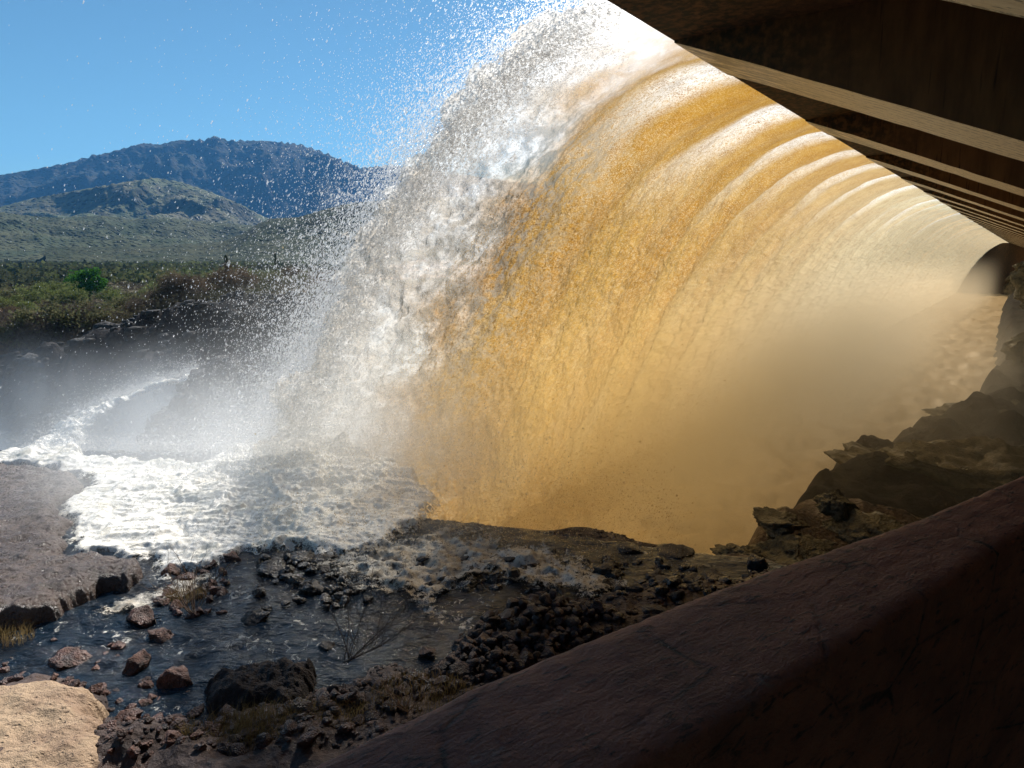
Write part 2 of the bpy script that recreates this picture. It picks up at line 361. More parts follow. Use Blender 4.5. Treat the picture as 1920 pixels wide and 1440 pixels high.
M_bark = plain('bark', (.07, .052, .04)); M_twig = plain('dry_twigs', (.05, .03, .022)); M_twig2 = plain('tan_twigs', (.22, .13, .07))
M_grass = leaf_mat('dry_grass', (.15, .10, .045), (.22, .16, .07), 3); M_cactus = plain('saguaro_skin', (.05, .065, .03))

# ------------------------------------------------------------------ air
hz = MB(); hz.box(-7000, 7500, -60, 9000, -40, 1300)
hazem = NM('thin_air'); pv = hazem.n('ShaderNodeVolumePrincipled'); pv.inputs['Color'].default_value = (.14, .47, 1.0, 1)
pv.inputs['Density'].default_value = 5.4e-5; pv.inputs['Anisotropy'].default_value = .1
tag(link('haze', hz.mesh('haze'), hazem.done(pv.outputs[0], True)), kind='stuff')

# ------------------------------------------------------------------ far hills (polar meshes)
def polar(name, mat, r0, r1, nr, az0, az1, na, fn, expo=True, **kw):
    rr = np.geomspace(r0, r1, nr) if expo else np.linspace(r0, r1, nr)
    aa = np.radians(np.linspace(az0, az1, na)); RR, AA = np.meshgrid(rr, aa, indexing='ij')
    X, Y = RR*np.sin(AA), RR*np.cos(AA); res = fn(X, Y, RR, AA); Z = res[0] if isinstance(res, tuple) else res
    me = mesh_np(name, np.stack([X, Y, Z], -1).reshape(-1, 3), grid_faces(nr, na)[:, ::-1])
    if isinstance(res, tuple):
        for k, a in res[1].items(): attr(me, k, a)
    return tag(link(name, me, mat), kind='structure')
def skyline(pts):
    az, el = [], []
    for px, py in pts:
        x, y, z = ray(px, py); az.append(math.atan2(x, y)); el.append(z/math.hypot(x, y))
    return np.array(az), np.array(el)
def range_fn(pts, rc, wf, wb, base, nsc, amp, seed, sharp=1.3):
    az, el = skyline(pts)
    def f(X, Y, RR, AA):
        tgt = np.interp(AA[0], az, el)                       # per azimuth: wanted tangent of elevation
        d = np.where(RR < rc, (rc-RR)/wf, (RR-rc)/wb); d = np.clip(d, 0, 1.2)
        wob = fbm(X/nsc*.5+seed, Y/nsc*.5, 1.0, 3)*.25; d = np.clip(d+wob*sstep(0, .4, d), 0, 1.2)
        env = np.clip(1-d, 0, 1)**sharp
        rg = ridged(X/nsc+seed, Y/nsc*.8-seed, 6, .52); h = env*(1-amp*(.3+.7*sstep(0,.3,d))*(1-rg*1.25)) + .03*fbm(X/nsc*3, Y/nsc*3, seed, 5)*env**.5*sstep(0,.15,d)
        h = h*RR[0:1].mean()*0+h
        top = (h*0+1)*tgt[None, :]*rc + (CAMZ-base)
        m = h.max(0)*1.0; k = np.ones(61)/61; ms = np.convolve(np.pad(m, 30, 'edge'), k, 'valid')
        Z = base + h/ms[None, :]*top
        for it in range(3):                                    # pin the skyline seen from the site
            el_ = ((Z-CAMZ)/RR).max(0); Z = base+(Z-base)*(np.convolve(np.pad((tgt*rc+CAMZ-base)/np.maximum(el_*rc+CAMZ-base, 1), 2, 'edge'), np.ones(5)/5, 'valid'))[None, :]
        return Z - sstep(.85, 1.15, d)*25
    return f
mt = [(-900,400),(-400,365),(-150,345),(0,328),(60,318),(130,305),(175,291),(200,287),(235,277),(268,268),(300,271),(330,263),(385,262),(402,254),(425,263),(500,264),(560,270),(600,283),(640,300),(680,315),(700,312),(740,310),(790,316),(830,322),(1000,345),(1400,380),(2000,400),(2800,420)]
polar('mountain', M_mount, 3300, 7600, 300, -48, 48, 620, range_fn(mt, 5400, 2100, 2200, -12, 900, .62, 3.3, 1.15), False)
h2 = [(-900,380),(-300,372),(0,388),(60,372),(150,356),(200,347),(240,340),(290,333),(340,341),(400,362),(450,382),(490,404),(540,425),(620,440),(800,450),(2800,455)]
polar('scrub_hill', M_hill, 1700, 3900, 240, -48, 25, 520, range_fn(h2, 2900, 1150, 900, -12, 420, .5, 9.1, 1.1), False)
h3 = [(-900,400),(-300,395),(0,398),(60,405),(120,408),(190,404),(250,412),(310,408),(370,414),(430,418),(480,424),(560,440),(700,448),(2800,455)]
polar('foothills', M_foot, 1000, 2300, 220, -48, 25, 520, range_fn(h3, 1650, 620, 600, -11, 230, .42, 5.7, 1.0), False)
h4 = [(-900,470),(300,462),(420,452),(455,437),(480,422),(505,410),(560,407),(600,395),(645,383),(700,377),(760,372),(900,368),(1300,400),(2800,440)]
polar('dark_hill', M_dark, 620, 1500, 160, -34, 48, 520, range_fn(h4, 1000, 330, 450, -10, 150, .34, 12.2, 1.0), False)

# ------------------------------------------------------------------ ground
EDGE = [(-80, 24.5), (-30, 23.2), (-17, 22.4), (-9, 22.6), (-6.5, 22.2), (-4.6, 19.0), (-2.8, 16.9), (-1.0, 15.9), (2, 15.2), (4.6, 14.0), (6.2, 14.0), (6.8, 17), (7.0, 20),
        (9.5, 23.5), (14.5, 30), (18, 34), (27, 42), (37, 51), (60, 80), (110, 150), (400, 540), (600, 540), (600, -40), (-80, -40)]
BANK = [onz(*p)[:2] for p in ((-400,1330),(0,1262),(190,1262),(260,1300),(370,1290),(590,1270),(640,1230),(760,1240),(880,1150),(1040,1110),(1200,1080),(1440,1062),(1900,1000),(2600,900),(3000,1600),(1000,2600),(-1500,2000))]
POOLR = [onz(*p)[:2] for p in ((-500,1120),(0,1150),(120,1110),(270,1085),(420,1050),(640,1060),(900,1090),(1200,1100),(1040,1110),(880,1150),(760,1240),(600,1275),(300,1310),(180,1270),(0,1275),(-500,1330))]
def rim_z(x): return np.interp(x, [-90, -62, -52, -44, -36, -29, 0, 200], [-7.5, -6.3, -4.2, -1.6, .9, 2.2, 2.5, 2.5])
def bank_y(x): return 74+1.35*np.maximum(x+6, 0)+np.interp(x, [-90, -40, -10], [-8, 0, 0])
def ground(x, y, fine=True):
    wx = x+fbm(x*.35, y*.35, 3, 3)*.5; wy = y+fbm(x*.35, y*.35, 8, 3)*.5
    e = sdist(wx, wy, EDGE); bk = sdist(wx, wy, BANK)
    z = -.32 + .75*sstep(-.3, 1.6, bk)+.25*sstep(1, 6, bk)
    uu, vv = uw(x, y)
    z = z + (.10+.30*sstep(-4, 4, x))*sstep(13.0, 15.5, y)*sstep(-4, 0, x)*sstep(8, 6, x)    # lip of the rubble shelf
    z = z - 3.2*sstep(8, 22, y)*sstep(5.5, 9, x) - 2.4*sstep(4.9, 6.0, x)*sstep(14.2, 16, y)*sstep(26, 21, y)
    far = sstep(0, 1, -e/np.where(x < -8, 9.0, 4.5))
    pit = -13.5+fbm(x*.12, y*.12, 2, 4)*2
    z = z*(1-far)+pit*far
    # far bank
    by = bank_y(x)+fbm(x*.06, 2.2, 1, 4)*5; bkf = sstep(-17, 0, y-by+fbm(x*.15, y*.15, 4, 4)*3)
    rz = rim_z(x)+fbm(x*.05, y*.05, 6, 4)*.9
    val = rz+(np.interp(y, [75, 220, 300, 1200], [0, 2.7, 2.7, 0])*sstep(-38, -28, x/np.maximum(y, 1)*75))
    flat = np.interp(y, [0, 150, 400, 1200], [-6.3, -4.6, -4.5, -5.5])
    val = val*(1-sstep(230, 330, y)) + flat*sstep(230, 330, y)
    z = np.where(bkf > 0, z*(1-bkf)+val*bkf, z)
    # rock mound beside the cascade
    mx, my = (x+20)/np.where(x < -20, 9.5, 17), (y-48)/11; md = np.sqrt(mx*mx+my*my)+fbm(x*.2, y*.2, 5, 4)*.25
    z = np.maximum(z, -15+13.3*np.clip(1-md**1.7, 0, 1)+sstep(1.3, .2, md)*ridged(x*.25, y*.25, 5)*.9)
    if fine:
        r = np.hypot(x, y); near = sstep(45, 20, r)
        z = z + fbm(x*1.3, y*1.3, 1, 5)*.16*near*sstep(-.3, .5, bk) + fbm(x*.35, y*.35, 9, 5, .55)*(1-near)*1.1*np.where(y < by+2, 1, .25)
        z = z + (ridged(x*.22, y*.22, 6, .55)-.5)*3.2*far*(1-bkf)*sstep(0, .5, far) + (ridged(x*.14, y*.09, 6, .55)-.5)*5*bkf*(1-bkf)*4*.6
    return z
def gfn(X, Y, RR, AA):
    z = ground(X, Y); by = bank_y(X)
    bank = 1-sstep(-2, 3, Y-by-1)
    pink = np.zeros_like(X)
    pp = [ony(*p, 1)[:2] for p in ()]
    px = 960+FPX*X/(Y*cp-(z-CAMZ)*sp)
    pink = sstep(-.2, .5, fbm(X*.03, Y*.05, 3, 3)+.25)*sstep(545, 590, px)*sstep(330, 240, Y)*sstep(70, 80, Y)
    pink = np.maximum(pink, sstep(95, 60, px)*sstep(140, 160, Y)*sstep(190, 172, Y))
    return z, {'bank': bank, 'pink': pink}
polar('riverbed', M_ground, 3.2, 30, 240, -62, 62, 560, lambda X, Y, RR, AA: ground(X, Y))
polar('valley_floor', M_valley, 29.8, 1300, 330, -62, 55, 520, gfn)
bk = MB(); bk.box(-80, 80, -60, 3.0, -1.0, .2); tag(link('riverbank', bk.mesh('riverbank'), M_ground), kind='structure')
rv = MB(); a = [onz(p[0], p[1]+9, -4.6) for p in ((84,487),(110,480),(150,484),(140,488),(112,487))]
rv.v += a; rv.f.append(tuple(range(5)));
M_river = NM('river_water'); M_river = M_river.done(M_river.pbsdf((.05, .07, .09), .1))
tag(link('river', rv.mesh('river'), M_river), kind='structure')

# ------------------------------------------------------------------ patches: slabs, pool, foam
def patch(name, poly, mat, res, fn, pad=.3, wob=.3, wf=1.0, keepd=0.0, attrs=False):
    poly = [p[:2] for p in poly]; xs = [p[0] for p in poly]; ys = [p[1] for p in poly]
    gx = np.arange(min(xs)-pad, max(xs)+pad, res); gy = np.arange(min(ys)-pad, max(ys)+pad, res)
    X, Y = np.meshgrid(gx, gy, indexing='ij')
    d = sdist(X+fbm(X*wf, Y*wf, 1.3, 4)*wob, Y+fbm(X*wf, Y*wf, 7.7, 4)*wob, poly)
    res_ = fn(X, Y, d); Z = res_[0]; keep = d > keepd
    f = grid_faces(len(gx), len(gy), keep)
    v, f, fa = compact(np.stack([X, Y, Z], -1).reshape(-1, 3), f, res_[1])
    me = mesh_np(name, v, f)
    attr(me, 'fade', fa); return link(name, me, mat)
def slabf(top, soft, rough, tilt=0):
    def f(X, Y, d):
        z = -.3+(top+.3)*np.clip(1-np.exp(-np.maximum(d, 0)/soft), 0, 1) + fbm(X*2.2, Y*2.2, 4, 5, .55)*rough*sstep(0, .3, d)+ (ridged(X*.8, Y*1.6, 4)-.5)*rough*1.2*sstep(0, .4, d)
        return z+tilt*X*0, np.ones_like(X)
    return f
sandy = patch('rock_slab', [onz(*p, .55) for p in ((-500,1256),(0,1256),(80,1246),(150,1252),(200,1276),(190,1310),(212,1335),(228,1390),(215,1480),(150,1700),(-600,1700))], M_sand, .022, slabf(.58, .12, .045), wob=.1, wf=3)
tag(sandy, 'pale sunlit sandy rock slab with pitted top, partly in shadow, in the near corner', 'rock slab')
slabA = patch('rock_slab', [onz(*p, .25) for p in ((-700,880),(-200,866),(0,864),(60,868),(130,878),(165,893),(160,910),(112,930),(112,952),(140,965),(128,990),(120,1030),(100,1060),(-100,1120),(-700,1150))], M_wetslab, .035, slabf(.30, .12, .06), wob=.22, wf=1.2)
tag(slabA, 'wet purplish grey rock slab beside the white foam, the farther and higher one', 'rock slab')
slabB = patch('rock_slab', [onz(*p, .3) for p in ((-700,1060),(0,1040),(120,1036),(200,1032),(255,1048),(272,1062),(255,1078),(190,1090),(100,1135),(40,1150),(-20,1165),(-700,1200))], M_wetslab, .028, slabf(.42, .10, .06), wob=.14, wf=1.6)
tag(slabB, 'wet brown grey rock slab with undercut rim above the shallow pool', 'rock slab')
flat = patch('rock_slab', [onz(*p, .33) for p in ((372,1262),(392,1245),(440,1232),(520,1222),(590,1208),(600,1222),(592,1262),(560,1305),(500,1322),(420,1325),(372,1300))], M_slate, .014, slabf(.40, .14, .11), wob=.16, wf=2.4)
tag(flat, 'flat dark layered rock slab at the pool edge behind the dry grass', 'rock slab')

def poolf(X, Y, d): return .0+fbm(X*1.1, Y*2.0, 2, 4)*.06*sstep(8, 11, Y)+.0*X+fbm(X*3, Y*5, 3, 3)*.02, np.ones_like(X)
tag(patch('pool_water', [(-24, 7), (-24, 22.5), (-7, 22), (-3, 16.5), (2, 15), (6, 13.6), (4, 9.5), (0, 7)], M_water, .045, poolf, wob=0), kind='structure')

FOAM = [onz(*p, .2) for p in ((-700,850),(-100,843),(0,843),(100,843),(250,855),(370,865),(500,838),(620,835),(760,880),(840,940),(760,1000),(640,1030),(560,1018),(480,1025),(430,1045),(340,1062),(290,1088),(275,1080),(285,1058),(255,1040),(140,1030),(112,1000),(125,965),(100,935),(150,905),(160,890),(60,870),(-100,866),(-700,890))]
def foamf(X, Y, d):
    base = np.array(onz(610, 900, 0)); rr = np.hypot(X-base[0], Y-base[1]); up = sstep(7, 0, rr)
    amp = .16+.34*up
    n = fbm(X*.7+fbm(X, Y, 2, 3)*.5, Y*.9, 4, 6, .58)*.55; b = ridged(X*3.6+n*2, Y*4.6, 4, .6)*1.2-.5+fbm(X*9, Y*9, 2, 3)*.5
    z = .16+.4*up+amp*n*1.1+b*.018*(1+up)
    z = np.where(Y > 19.8, z+.25*sstep(19.8, 21.4, Y)*(1+fbm(X*.8, 3, 1, 4)*1.2), z)
    return z*sstep(-.05, .35, d)-.06, sstep(0, 1.3, d)*.56+.42
tag(patch('white_water', FOAM, M_foam, .033, foamf, wob=.35, wf=1.3, keepd=0), kind='structure')
FOAM2 = [onz(*p, .1) for p in ((560,1040),(640,1020),(760,990),(900,985),(1050,1010),(1180,1050),(1230,1100),(1190,1150),(1050,1140),(950,1110),(880,1140),(850,1170),(820,1200),(780,1180),(700,1140),(600,1110),(560,1075))]
def foam2f(X, Y, d): return .12+fbm(X*1.6, Y*2.2, 5, 5, .6)*.15*sstep(0, .8, d)+.07*sstep(14, 15.5, Y), sstep(0, 1.2, d)*.22+.29
tag(patch('foam_water', FOAM2, M_foam2, .04, foam2f, wob=.5, wf=1.6), kind='structure')
FOAM3 = [onz(*p, .08) for p in ((330,1060),(275,1085),(200,1110),(110,1150),(60,1165),(140,1175),(260,1170),(380,1130),(430,1100),(430,1050))]
tag(patch('foam_water', FOAM3, M_foam2, .03, lambda X, Y, d: (.05+fbm(X*3, Y*4, 5, 5, .6)*.05, sstep(0, .8, d)*.26+.24), wob=.3, wf=2), kind='structure')

PITW = [lipuw(2, -4), lipuw(60, -10), lipuw(480, -30), lipuw(480, 60), lipuw(60, 60), lipuw(6, 36), lipuw(-1, 26)]
xs_, ys_ = np.meshgrid(np.linspace(0, 1, 420)**2.2*470+2, np.linspace(-10, 20, 110), indexing='ij'); gx_, gy_ = lipuw(xs_, ys_*(1+xs_/160))
gz_ = -7.5+fbm(gx_*.25, gy_*.25, 2, 6, .62)*.55+fbm(gx_*1.6, gy_*1.6, 5, 3)*.22
mew = mesh_np('plunge_water', np.stack([gx_, gy_, gz_], -1).reshape(-1, 3), grid_faces(420, 110)); attr(mew, 'fade', np.ones(gx_.size))
M_churn = foam_mat('muddy_churn', (.62, .50, .33), (.50, .38, .22), (.42, .32, .19), .2)
tag(link('plunge_water', mew, M_churn), kind='structure')
# ------------------------------------------------------------------ the falling sheet
nu, ntt = 760, 520
U = np.concatenate([np.linspace(-2.2, 22, 440), np.geomspace(22.1, 520, nu-440)]); T = np.linspace(0, 1, ntt)**.9*1.48
UU, TT = np.meshgrid(U, T, indexing='ij')
cr, ph = crest(UU+0)
# uneven end of the sheet: its left rim wanders and tears
rim = (fbm(TT*6, 2.1, 3.3, 5, .6)*.5)*sstep(0, .4, TT)
W = 11*TT; X0, Y0 = lipuw(UU, W); Z0 = LZ-11.5*TT**2
nx, nz = 11.0, 23*TT; ln = np.hypot(nx, nz); ndw, ndz = nz/ln, nx/ln     # normal in the (w,z) plane
arc = np.cumsum(np.concatenate([np.zeros((nu, 1)), np.hypot(np.diff(W, axis=1), np.diff(Z0, axis=1))], 1), 1)
turb = sstep(.0, 1.0, TT)
edgef = sstep(5.5, 0, UU-TT*1.4)
lat = fbm(UU*.35, arc*.10, 4, 3)*.7
cr = crest(UU+fbm(UU*.16, arc*.13, 7.5, 3)*1.5*sstep(0, .5, TT))[0]*(1-.5*sstep(12, 40, UU)*sstep(.2, -.3, fbm(UU*.13, arc*.03, 3.5, 2)))
dsp = (cr-.5)*(.42-.2*turb)*sstep(0, .12, TT) + (crest(UU*2.13+3+lat)[0]-.5)*.10*sstep(0, .2, TT)
dsp += fbm(UU*.8, arc*.6, 1, 5, .5)*(.05+.12*turb+.10*edgef*sstep(0, .3, TT))
dsp += fbm(UU*2.6, arc*2.4, 5, 4, .6)*(.012+.05*turb+.07*edgef*sstep(0, .3, TT))
slide = fbm(UU*.7, arc*.6, 11, 4)*.35*edgef*turb-1.7*TT**2*sstep(9, 0, UU)
X = X0-.8*dsp*ndw+.6*slide; Y = Y0+.6*dsp*ndw+.8*slide; Z = Z0+dsp*ndz
Z = Z + .10
me = mesh_np('water_sheet', np.stack([X, Y, Z], -1).reshape(-1, 3), grid_faces(nu, ntt))
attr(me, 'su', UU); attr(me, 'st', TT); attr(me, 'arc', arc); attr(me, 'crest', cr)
ue = UU-TT*1.2
attr(me, 'edge', np.clip(sstep(5.2, 1.2, ue+fbm(UU*.6, arc*.5, 9, 4)*1.6), 0, 1))
attr(me, 'grey', sstep(0, 3.0, ue)*sstep(9.5, 4.5, ue)*sstep(.15, .5, TT))
attr(me, 'brk', sstep(1.0, -1.0, UU+.3*TT-rim-fbm(UU, arc, 2, 4)*.8))
fall = bpy.data.objects.new('waterfall', None); C.objects.link(fall)
fall.location = (0, 0, 0); tag(fall, 'wide amber muddy water sheet pouring off the concrete spillway lip, white at its torn end', 'waterfall')
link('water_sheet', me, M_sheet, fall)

# ------------------------------------------------------------------ drops and spray
def drops(name, P, r, mat, parent=None, vel=None, kind='stuff'):
    n = len(P); base = np.array([(1,0,0),(-1,0,0),(0,1,0),(0,-1,0),(0,0,1.0),(0,0,-1.0)], float)
    fc = np.array([(0,2,4),(1,3,4),(1,2,5),(0,3,5)])
    sc = rng.uniform(.6, 1.3, (n, 6, 1)); v = base[None]*sc*r[:, None, None]
    if vel is not None:                                        # drops drawn out along their fall
        dd = vel/np.linalg.norm(vel, axis=1)[:, None]; v = v + dd[:, None, :]*(v*dd[:, None, :]).sum(-1, keepdims=True)*rng.uniform(.3, 1.6, (n, 1, 1))
    v = v+P[:, None, :]; f = fc[None]+np.arange(n)[:, None, None]*6
    return tag(link(name, mesh_np(name, v.reshape(-1, 3), f.reshape(-1, 3), False), mat, parent), kind=kind)
def sheet_pt(u, t, off):
    u = u-1.7*t**2*sstep(9, 0, u); x, y = lipuw(u, 11*t); z = LZ-11.5*t*t; nz_ = 23*t; l = np.hypot(11, nz_)
    return np.stack([x-.8*off*nz_/l, y+.6*off*nz_/l, z+off*11/l+.1], -1), np.stack([-.8*11*np.ones_like(t), .6*11*np.ones_like(t), -nz_], -1)
# A: torn rim, a dense cloud thinning outwards
n = 76000
t = rng.uniform(0, 1, n)**.6*1.0; q = rng.exponential(1, n)
cl = fbm(t*14, rng.uniform(0, 3, n)*.7, 1, 3)*.5
u = .5 - q*(.30+.75*t)*(1+cl); off = rng.normal(0, .25+.5*t, n)+.25*q*(1-t)
P, V = sheet_pt(u, t, off); P[:, 2] += rng.normal(0, .1, n)
r = rng.lognormal(-4.55, .42, n)*np.clip(1.25-.12*q, .5, 1.3); ok = P[:, 2] > .1
drops('spray', P[ok], r[ok], M_drop, None, V[ok])
# B: wide drifting spray left of the rim
n = 17000
t = rng.beta(1.6, 1.3, n); q = rng.exponential(1, n)
u = -q*(1.2+1.1*t); off = rng.normal(.2, .7, n)
P, V = sheet_pt(u, t, off); r = rng.lognormal(-4.95, .4, n); ok = (P[:, 2] > .1)
drops('spray', P[ok], r[ok], M_drop, None, V[ok])
# C: clumps breaking out of the sheet's face
n = 45000
t = rng.uniform(.12, 1.0, n); u = np.abs(rng.exponential(4.5, n)); t = np.where(u > 2.5, .45+.6*t, t)
off = -np.abs(rng.normal(0, .22+.25*t, n)); P, V = sheet_pt(u, t, off); r = rng.lognormal(-4.5, .4, n)
lft = u < 3.2
drops('spray', P[lft], r[lft], M_drop, None, V[lft]); drops('spray', P[~lft], r[~lft], M_dropm, None, V[~lft])
# D: the burst where the sheet lands
n = 70000
k = rng.uniform(-.1, 1, n)**1; cx = -7.4+5.5*k; cyy = 21.6-3.2*k+rng.normal(0, .5, n)
P = np.stack([cx+rng.normal(-.4, 1.7, n), cyy+rng.normal(-.2, .9, n), np.abs(rng.exponential(1.0, n))+.15], -1)
r = rng.lognormal(-4.45, .45, n); drops('splash', P, r, M_mistdrop, None)
n = 9000
P = np.stack([rng.uniform(-16, -6, n), 21.6+rng.normal(0, .5, n)-.0*n, np.abs(rng.exponential(.16, n))+.3], -1)
drops('splash', P, rng.lognormal(-4.3, .4, n), M_drop, None)
n = 12000
P = np.stack([rng.uniform(-6, 4, n), rng.normal(15.4, 1.2, n), np.abs(rng.exponential(.45, n))+.1], -1)
drops('splash', P, rng.lognormal(-4.75, .4, n), M_dropm, None)
n = 50000
u = rng.uniform(0, 1, n)**1.6*70; wv_ = 12.3+rng.normal(-.6, 1.3, n)+.0*u; px_, py_ = lipuw(u, wv_)
P = np.stack([px_, py_, -7.2+np.abs(rng.exponential(1.5, n))], -1); drops('splash', P, rng.lognormal(-3.9, .4, n)*(1+u/50), M_dropm, None)

# ------------------------------------------------------------------ mist
def mistbox(name, x0, x1, y0, y1, z0, z1, rotz, loc, dens, top, fallz, scale, col, step=1.0, an=.6, thr=(.35, .75), yf=.25):
    b = MB(); b.box(x0, x1, y0, y1, z0, z1); q = NM(name+'_vapour'); p = q.coord('Object')
    sx = q.n('ShaderNodeSeparateXYZ'); q.set(sx.inputs[0], p)
    d = q.mr(sx.outputs[2], top-fallz, top, 1, 0)
    fx = q.math('MULTIPLY', q.mr(sx.outputs[0], x0, x0+min((x1-x0)*.25, 20)), (q.mr(sx.outputs[0], x1-(x1-x0)*.25, x1, 1, 0) if x1 < 200 else q.mr(sx.outputs[0], 18, 130, 1, .10)))
    fy = q.math('MULTIPLY', q.mr(sx.outputs[1], y0, y0+(y1-y0)*yf), q.mr(sx.outputs[1], y1-(y1-y0)*.25, y1, 1, 0))
    n_ = q.mr(q.noise(q.mapv(p, (1, 1, .45)), scale, 3, .55, .6), *thr)
    d = q.math('MULTIPLY', q.math('MULTIPLY', d, q.math('MULTIPLY', fx, fy)), q.math('MULTIPLY', n_, dens))
    v = q.n('ShaderNodeVolumePrincipled'); v.inputs['Color'].default_value = (*col, 1); q.set(v.inputs['Density'], d); v.inputs['Anisotropy'].default_value = an
    m = q.done(v.outputs[0], True); m.cycles.volume_step_rate = step
    o = link(name, b.mesh(name), m); o.location = loc; o.rotation_euler = (0, 0, rotz); return tag(o, kind='stuff')
mistbox('mist', -48, 2, 0, 38, -14, 5, 0, (0, 22.9, 0), .085, 2.2, 12, .17, (.82, .91, 1), yf=.06, thr=(.40, .68))
mistbox('mist', -9, 7, -5, 5, 0, 6, 0, (-5.2, 18.6, .05), .21, 4.6, 4.6, .35, (1, 1, 1), yf=.25, thr=(.25, .65))
LR = math.atan2(.8, .6)
mistbox('mist', 0, 299, -1, 36, -16, 9, LR, (LX+.6*1, LY+.8*1, 0), .21, 7.5, 15, .08, (1, .985, .93), thr=(.2, .7), yf=.16)
mistbox('mist', 4, 90, -16, 2.5, -14, 5, LR, (LX+.6*1, LY+.8*1, 0), .045, 4.5, 10, .12, (1, .98, .93), thr=(.3, .7), yf=.3)

# ------------------------------------------------------------------ spillway: deck and girders
sp_ = bpy.data.objects.new('spillway', None); C.objects.link(sp_); sp_.location = (LX, LY, 0)
sp_.rotation_euler = (0, 0, math.atan2(-.6, .8))               # local x runs back from the lip, local y along it
tag(sp_, 'brown streaked concrete spillway deck on deep tapering girders above the waterfall', 'spillway')
def wob(me, amp, sc=1.5):
    for v in me.vertices:
        c = v.co
    return me
b = MB(); b.box(0.0, 26, -24, 303, LZ-.28, LZ-.02); link('deck', b.mesh('deck'), M_panel, sp_)
b = MB(); b.box(24, 26, -24, 303, -3, LZ-.285); link('back_wall', b.mesh('back_wall'), M_panel, sp_)
b = MB(); b.box(-16, 23.9, 300, 303, -16, LZ-.29); link('end_wall', b.mesh('end_wall'), M_panel, sp_)
GW, GU0, GS = 3.4, 2.0, 11.2
for i in range(-2, 26):
    u0 = GU0+i*GS; ns = 60
    prof = []
    for s in np.linspace(0, 23.9, ns):
        prof.append((s+.02, LZ-.29-.42*s-.05*math.exp(-s)))
    # side walls (two) and soffit as separate faces with own material: soffit = part, sides = web
    vb = []; fb = []
    ny = 14
    for s, z in prof:
        for j in range(ny+1):
            yy = u0+GW*j/ny
            rz = .012*float(fbm(np.array([s*1.3]), np.array([yy*1.7]), 2.0, 3)[0])
            ed = .02*(1 if j in (0, ny) else 0)*float(abs(pn(s*2.1, yy*3, 1.0)))
            vb.append((s, yy, z+rz+ed))
    m_ = ny+1
    f = grid_faces(ns, m_)
    me = mesh_np('soffit', np.array(vb), f, True)
    link('soffit', me, M_conc, sp_)
    b = MB()
    for yy in (u0, u0+GW):
        bb = len(b.v); top = LZ-.283
        jj = 0 if yy == u0 else ny
        for k in range(ns):
            x, y_, z = vb[k*m_+jj]; b.v += [(x, y_, z), (x, y_, top)]
        for k in range(ns-1): b.f.append((bb+2*k, bb+2*k+2, bb+2*k+3, bb+2*k+1))
    link('girder', b.mesh('girder'), M_panel, sp_)
# ------------------------------------------------------------------ parapet
d = Vector((.825, .565, 0)).normalized(); nrm = Vector((-d.y, d.x, 0))
pw = bpy.data.objects.new('parapet_wall', None); C.objects.link(pw); pw.location = (-.2, 2.1, 0)
pw.rotation_euler = (0, 0, math.atan2(d.y, d.x)); tag(pw, 'rough reddish brown concrete parapet wall running beside the camera under the spillway', 'wall')
# local y: inner edge 0.02 .. outer .78 ; local x along
def loc_of(px, py, z=4.5):
    x, y, _ = onz(px, py, z); v = Vector((x+.2, y-2.1, 0)); return v.dot(d), v.dot(nrm)
oA = [loc_of(*p) for p in ((545,1440),(900,1270),(1200,1150),(1440,1060),(1700,975),(1920,885))]
iB = [loc_of(*p) for p in ((1190,1440),(1320,1375),(1500,1262),(1700,1140),(1920,1000))]
xs = np.linspace(-4, 14, 620); ya = np.interp(xs, [p[0] for p in oA], [p[1] for p in oA]); yb = np.interp(xs, [p[0] for p in iB], [p[1] for p in iB])
ns = 60; rows = []
for j in range(ns):                                            # round the coping: outer foot, top, inner face
    k = j/(ns-1)
    if k < .2: y = ya; z = 0+4.45*(k/.2)*np.ones_like(xs)
    elif k < .75:
        q = (k-.2)/.55; y = ya*(1-q)+yb*q; z = 4.5-.05*(abs(q-.5)*2)**8*np.ones_like(xs)
    else: q = (k-.75)/.25; y = yb-.02*q; z = 4.43-4.4*q*np.ones_like(xs)
    if k >= .2: z = z+fbm(xs*6, y*9, 2, 5, .6)*.007+fbm(xs*1.1, y*2, 5, 3)*.004
    y = y+fbm(xs*2.2, z*2+k*2, 8, 4, .6)*.007
    rows.append(np.stack([xs, y+0*xs, z+0*xs], -1))
V = np.stack(rows, 1).reshape(-1, 3)
link('coping', mesh_np('coping', V, grid_faces(len(xs), ns)), M_parapet, pw)

# ------------------------------------------------------------------ rocks
import bmesh
def rock_mesh(name, seed, sub=4, flat=.75, cuts=9, blocky=.5):
    rs = np.random.default_rng(seed); bm = bmesh.new(); bmesh.ops.create_icosphere(bm, subdivisions=sub, radius=1)
    co = np.array([v.co[:] for v in bm.verts])
    for k in range(cuts):                                      # planar breaks
        nn = rs.normal(size=3); nn /= np.linalg.norm(nn); dd = rs.uniform(.45, .85); s = co@nn; over = s > dd
        co[over] -= np.outer((s[over]-dd)*blocky*1.6, nn)
    r = np.linalg.norm(co, axis=1)
    a = fbm(co[:, 0]*1.3+seed, co[:, 1]*1.3, co[:, 2]*1.3, 3)*.18+fbm(co[:, 0]*4+seed, co[:, 1]*4, co[:, 2]*4, 4, .6)*.10
    co = co*(1+a)[:, None]; co[:, 2] *= flat
    for v, c in zip(bm.verts, co): v.co = c
    me = bpy.data.meshes.new(name); bm.to_mesh(me); bm.free()
    me.polygons.foreach_set('use_smooth', [True]*len(me.polygons)); return me
RM = [rock_mesh('boulder', s, 4, rng.uniform(.7, .9), 16, .6) for s in range(8)]
RS = [rock_mesh('rubble_stone', s+40, 2, rng.uniform(.6, .95), 12, .62) for s in range(10)]
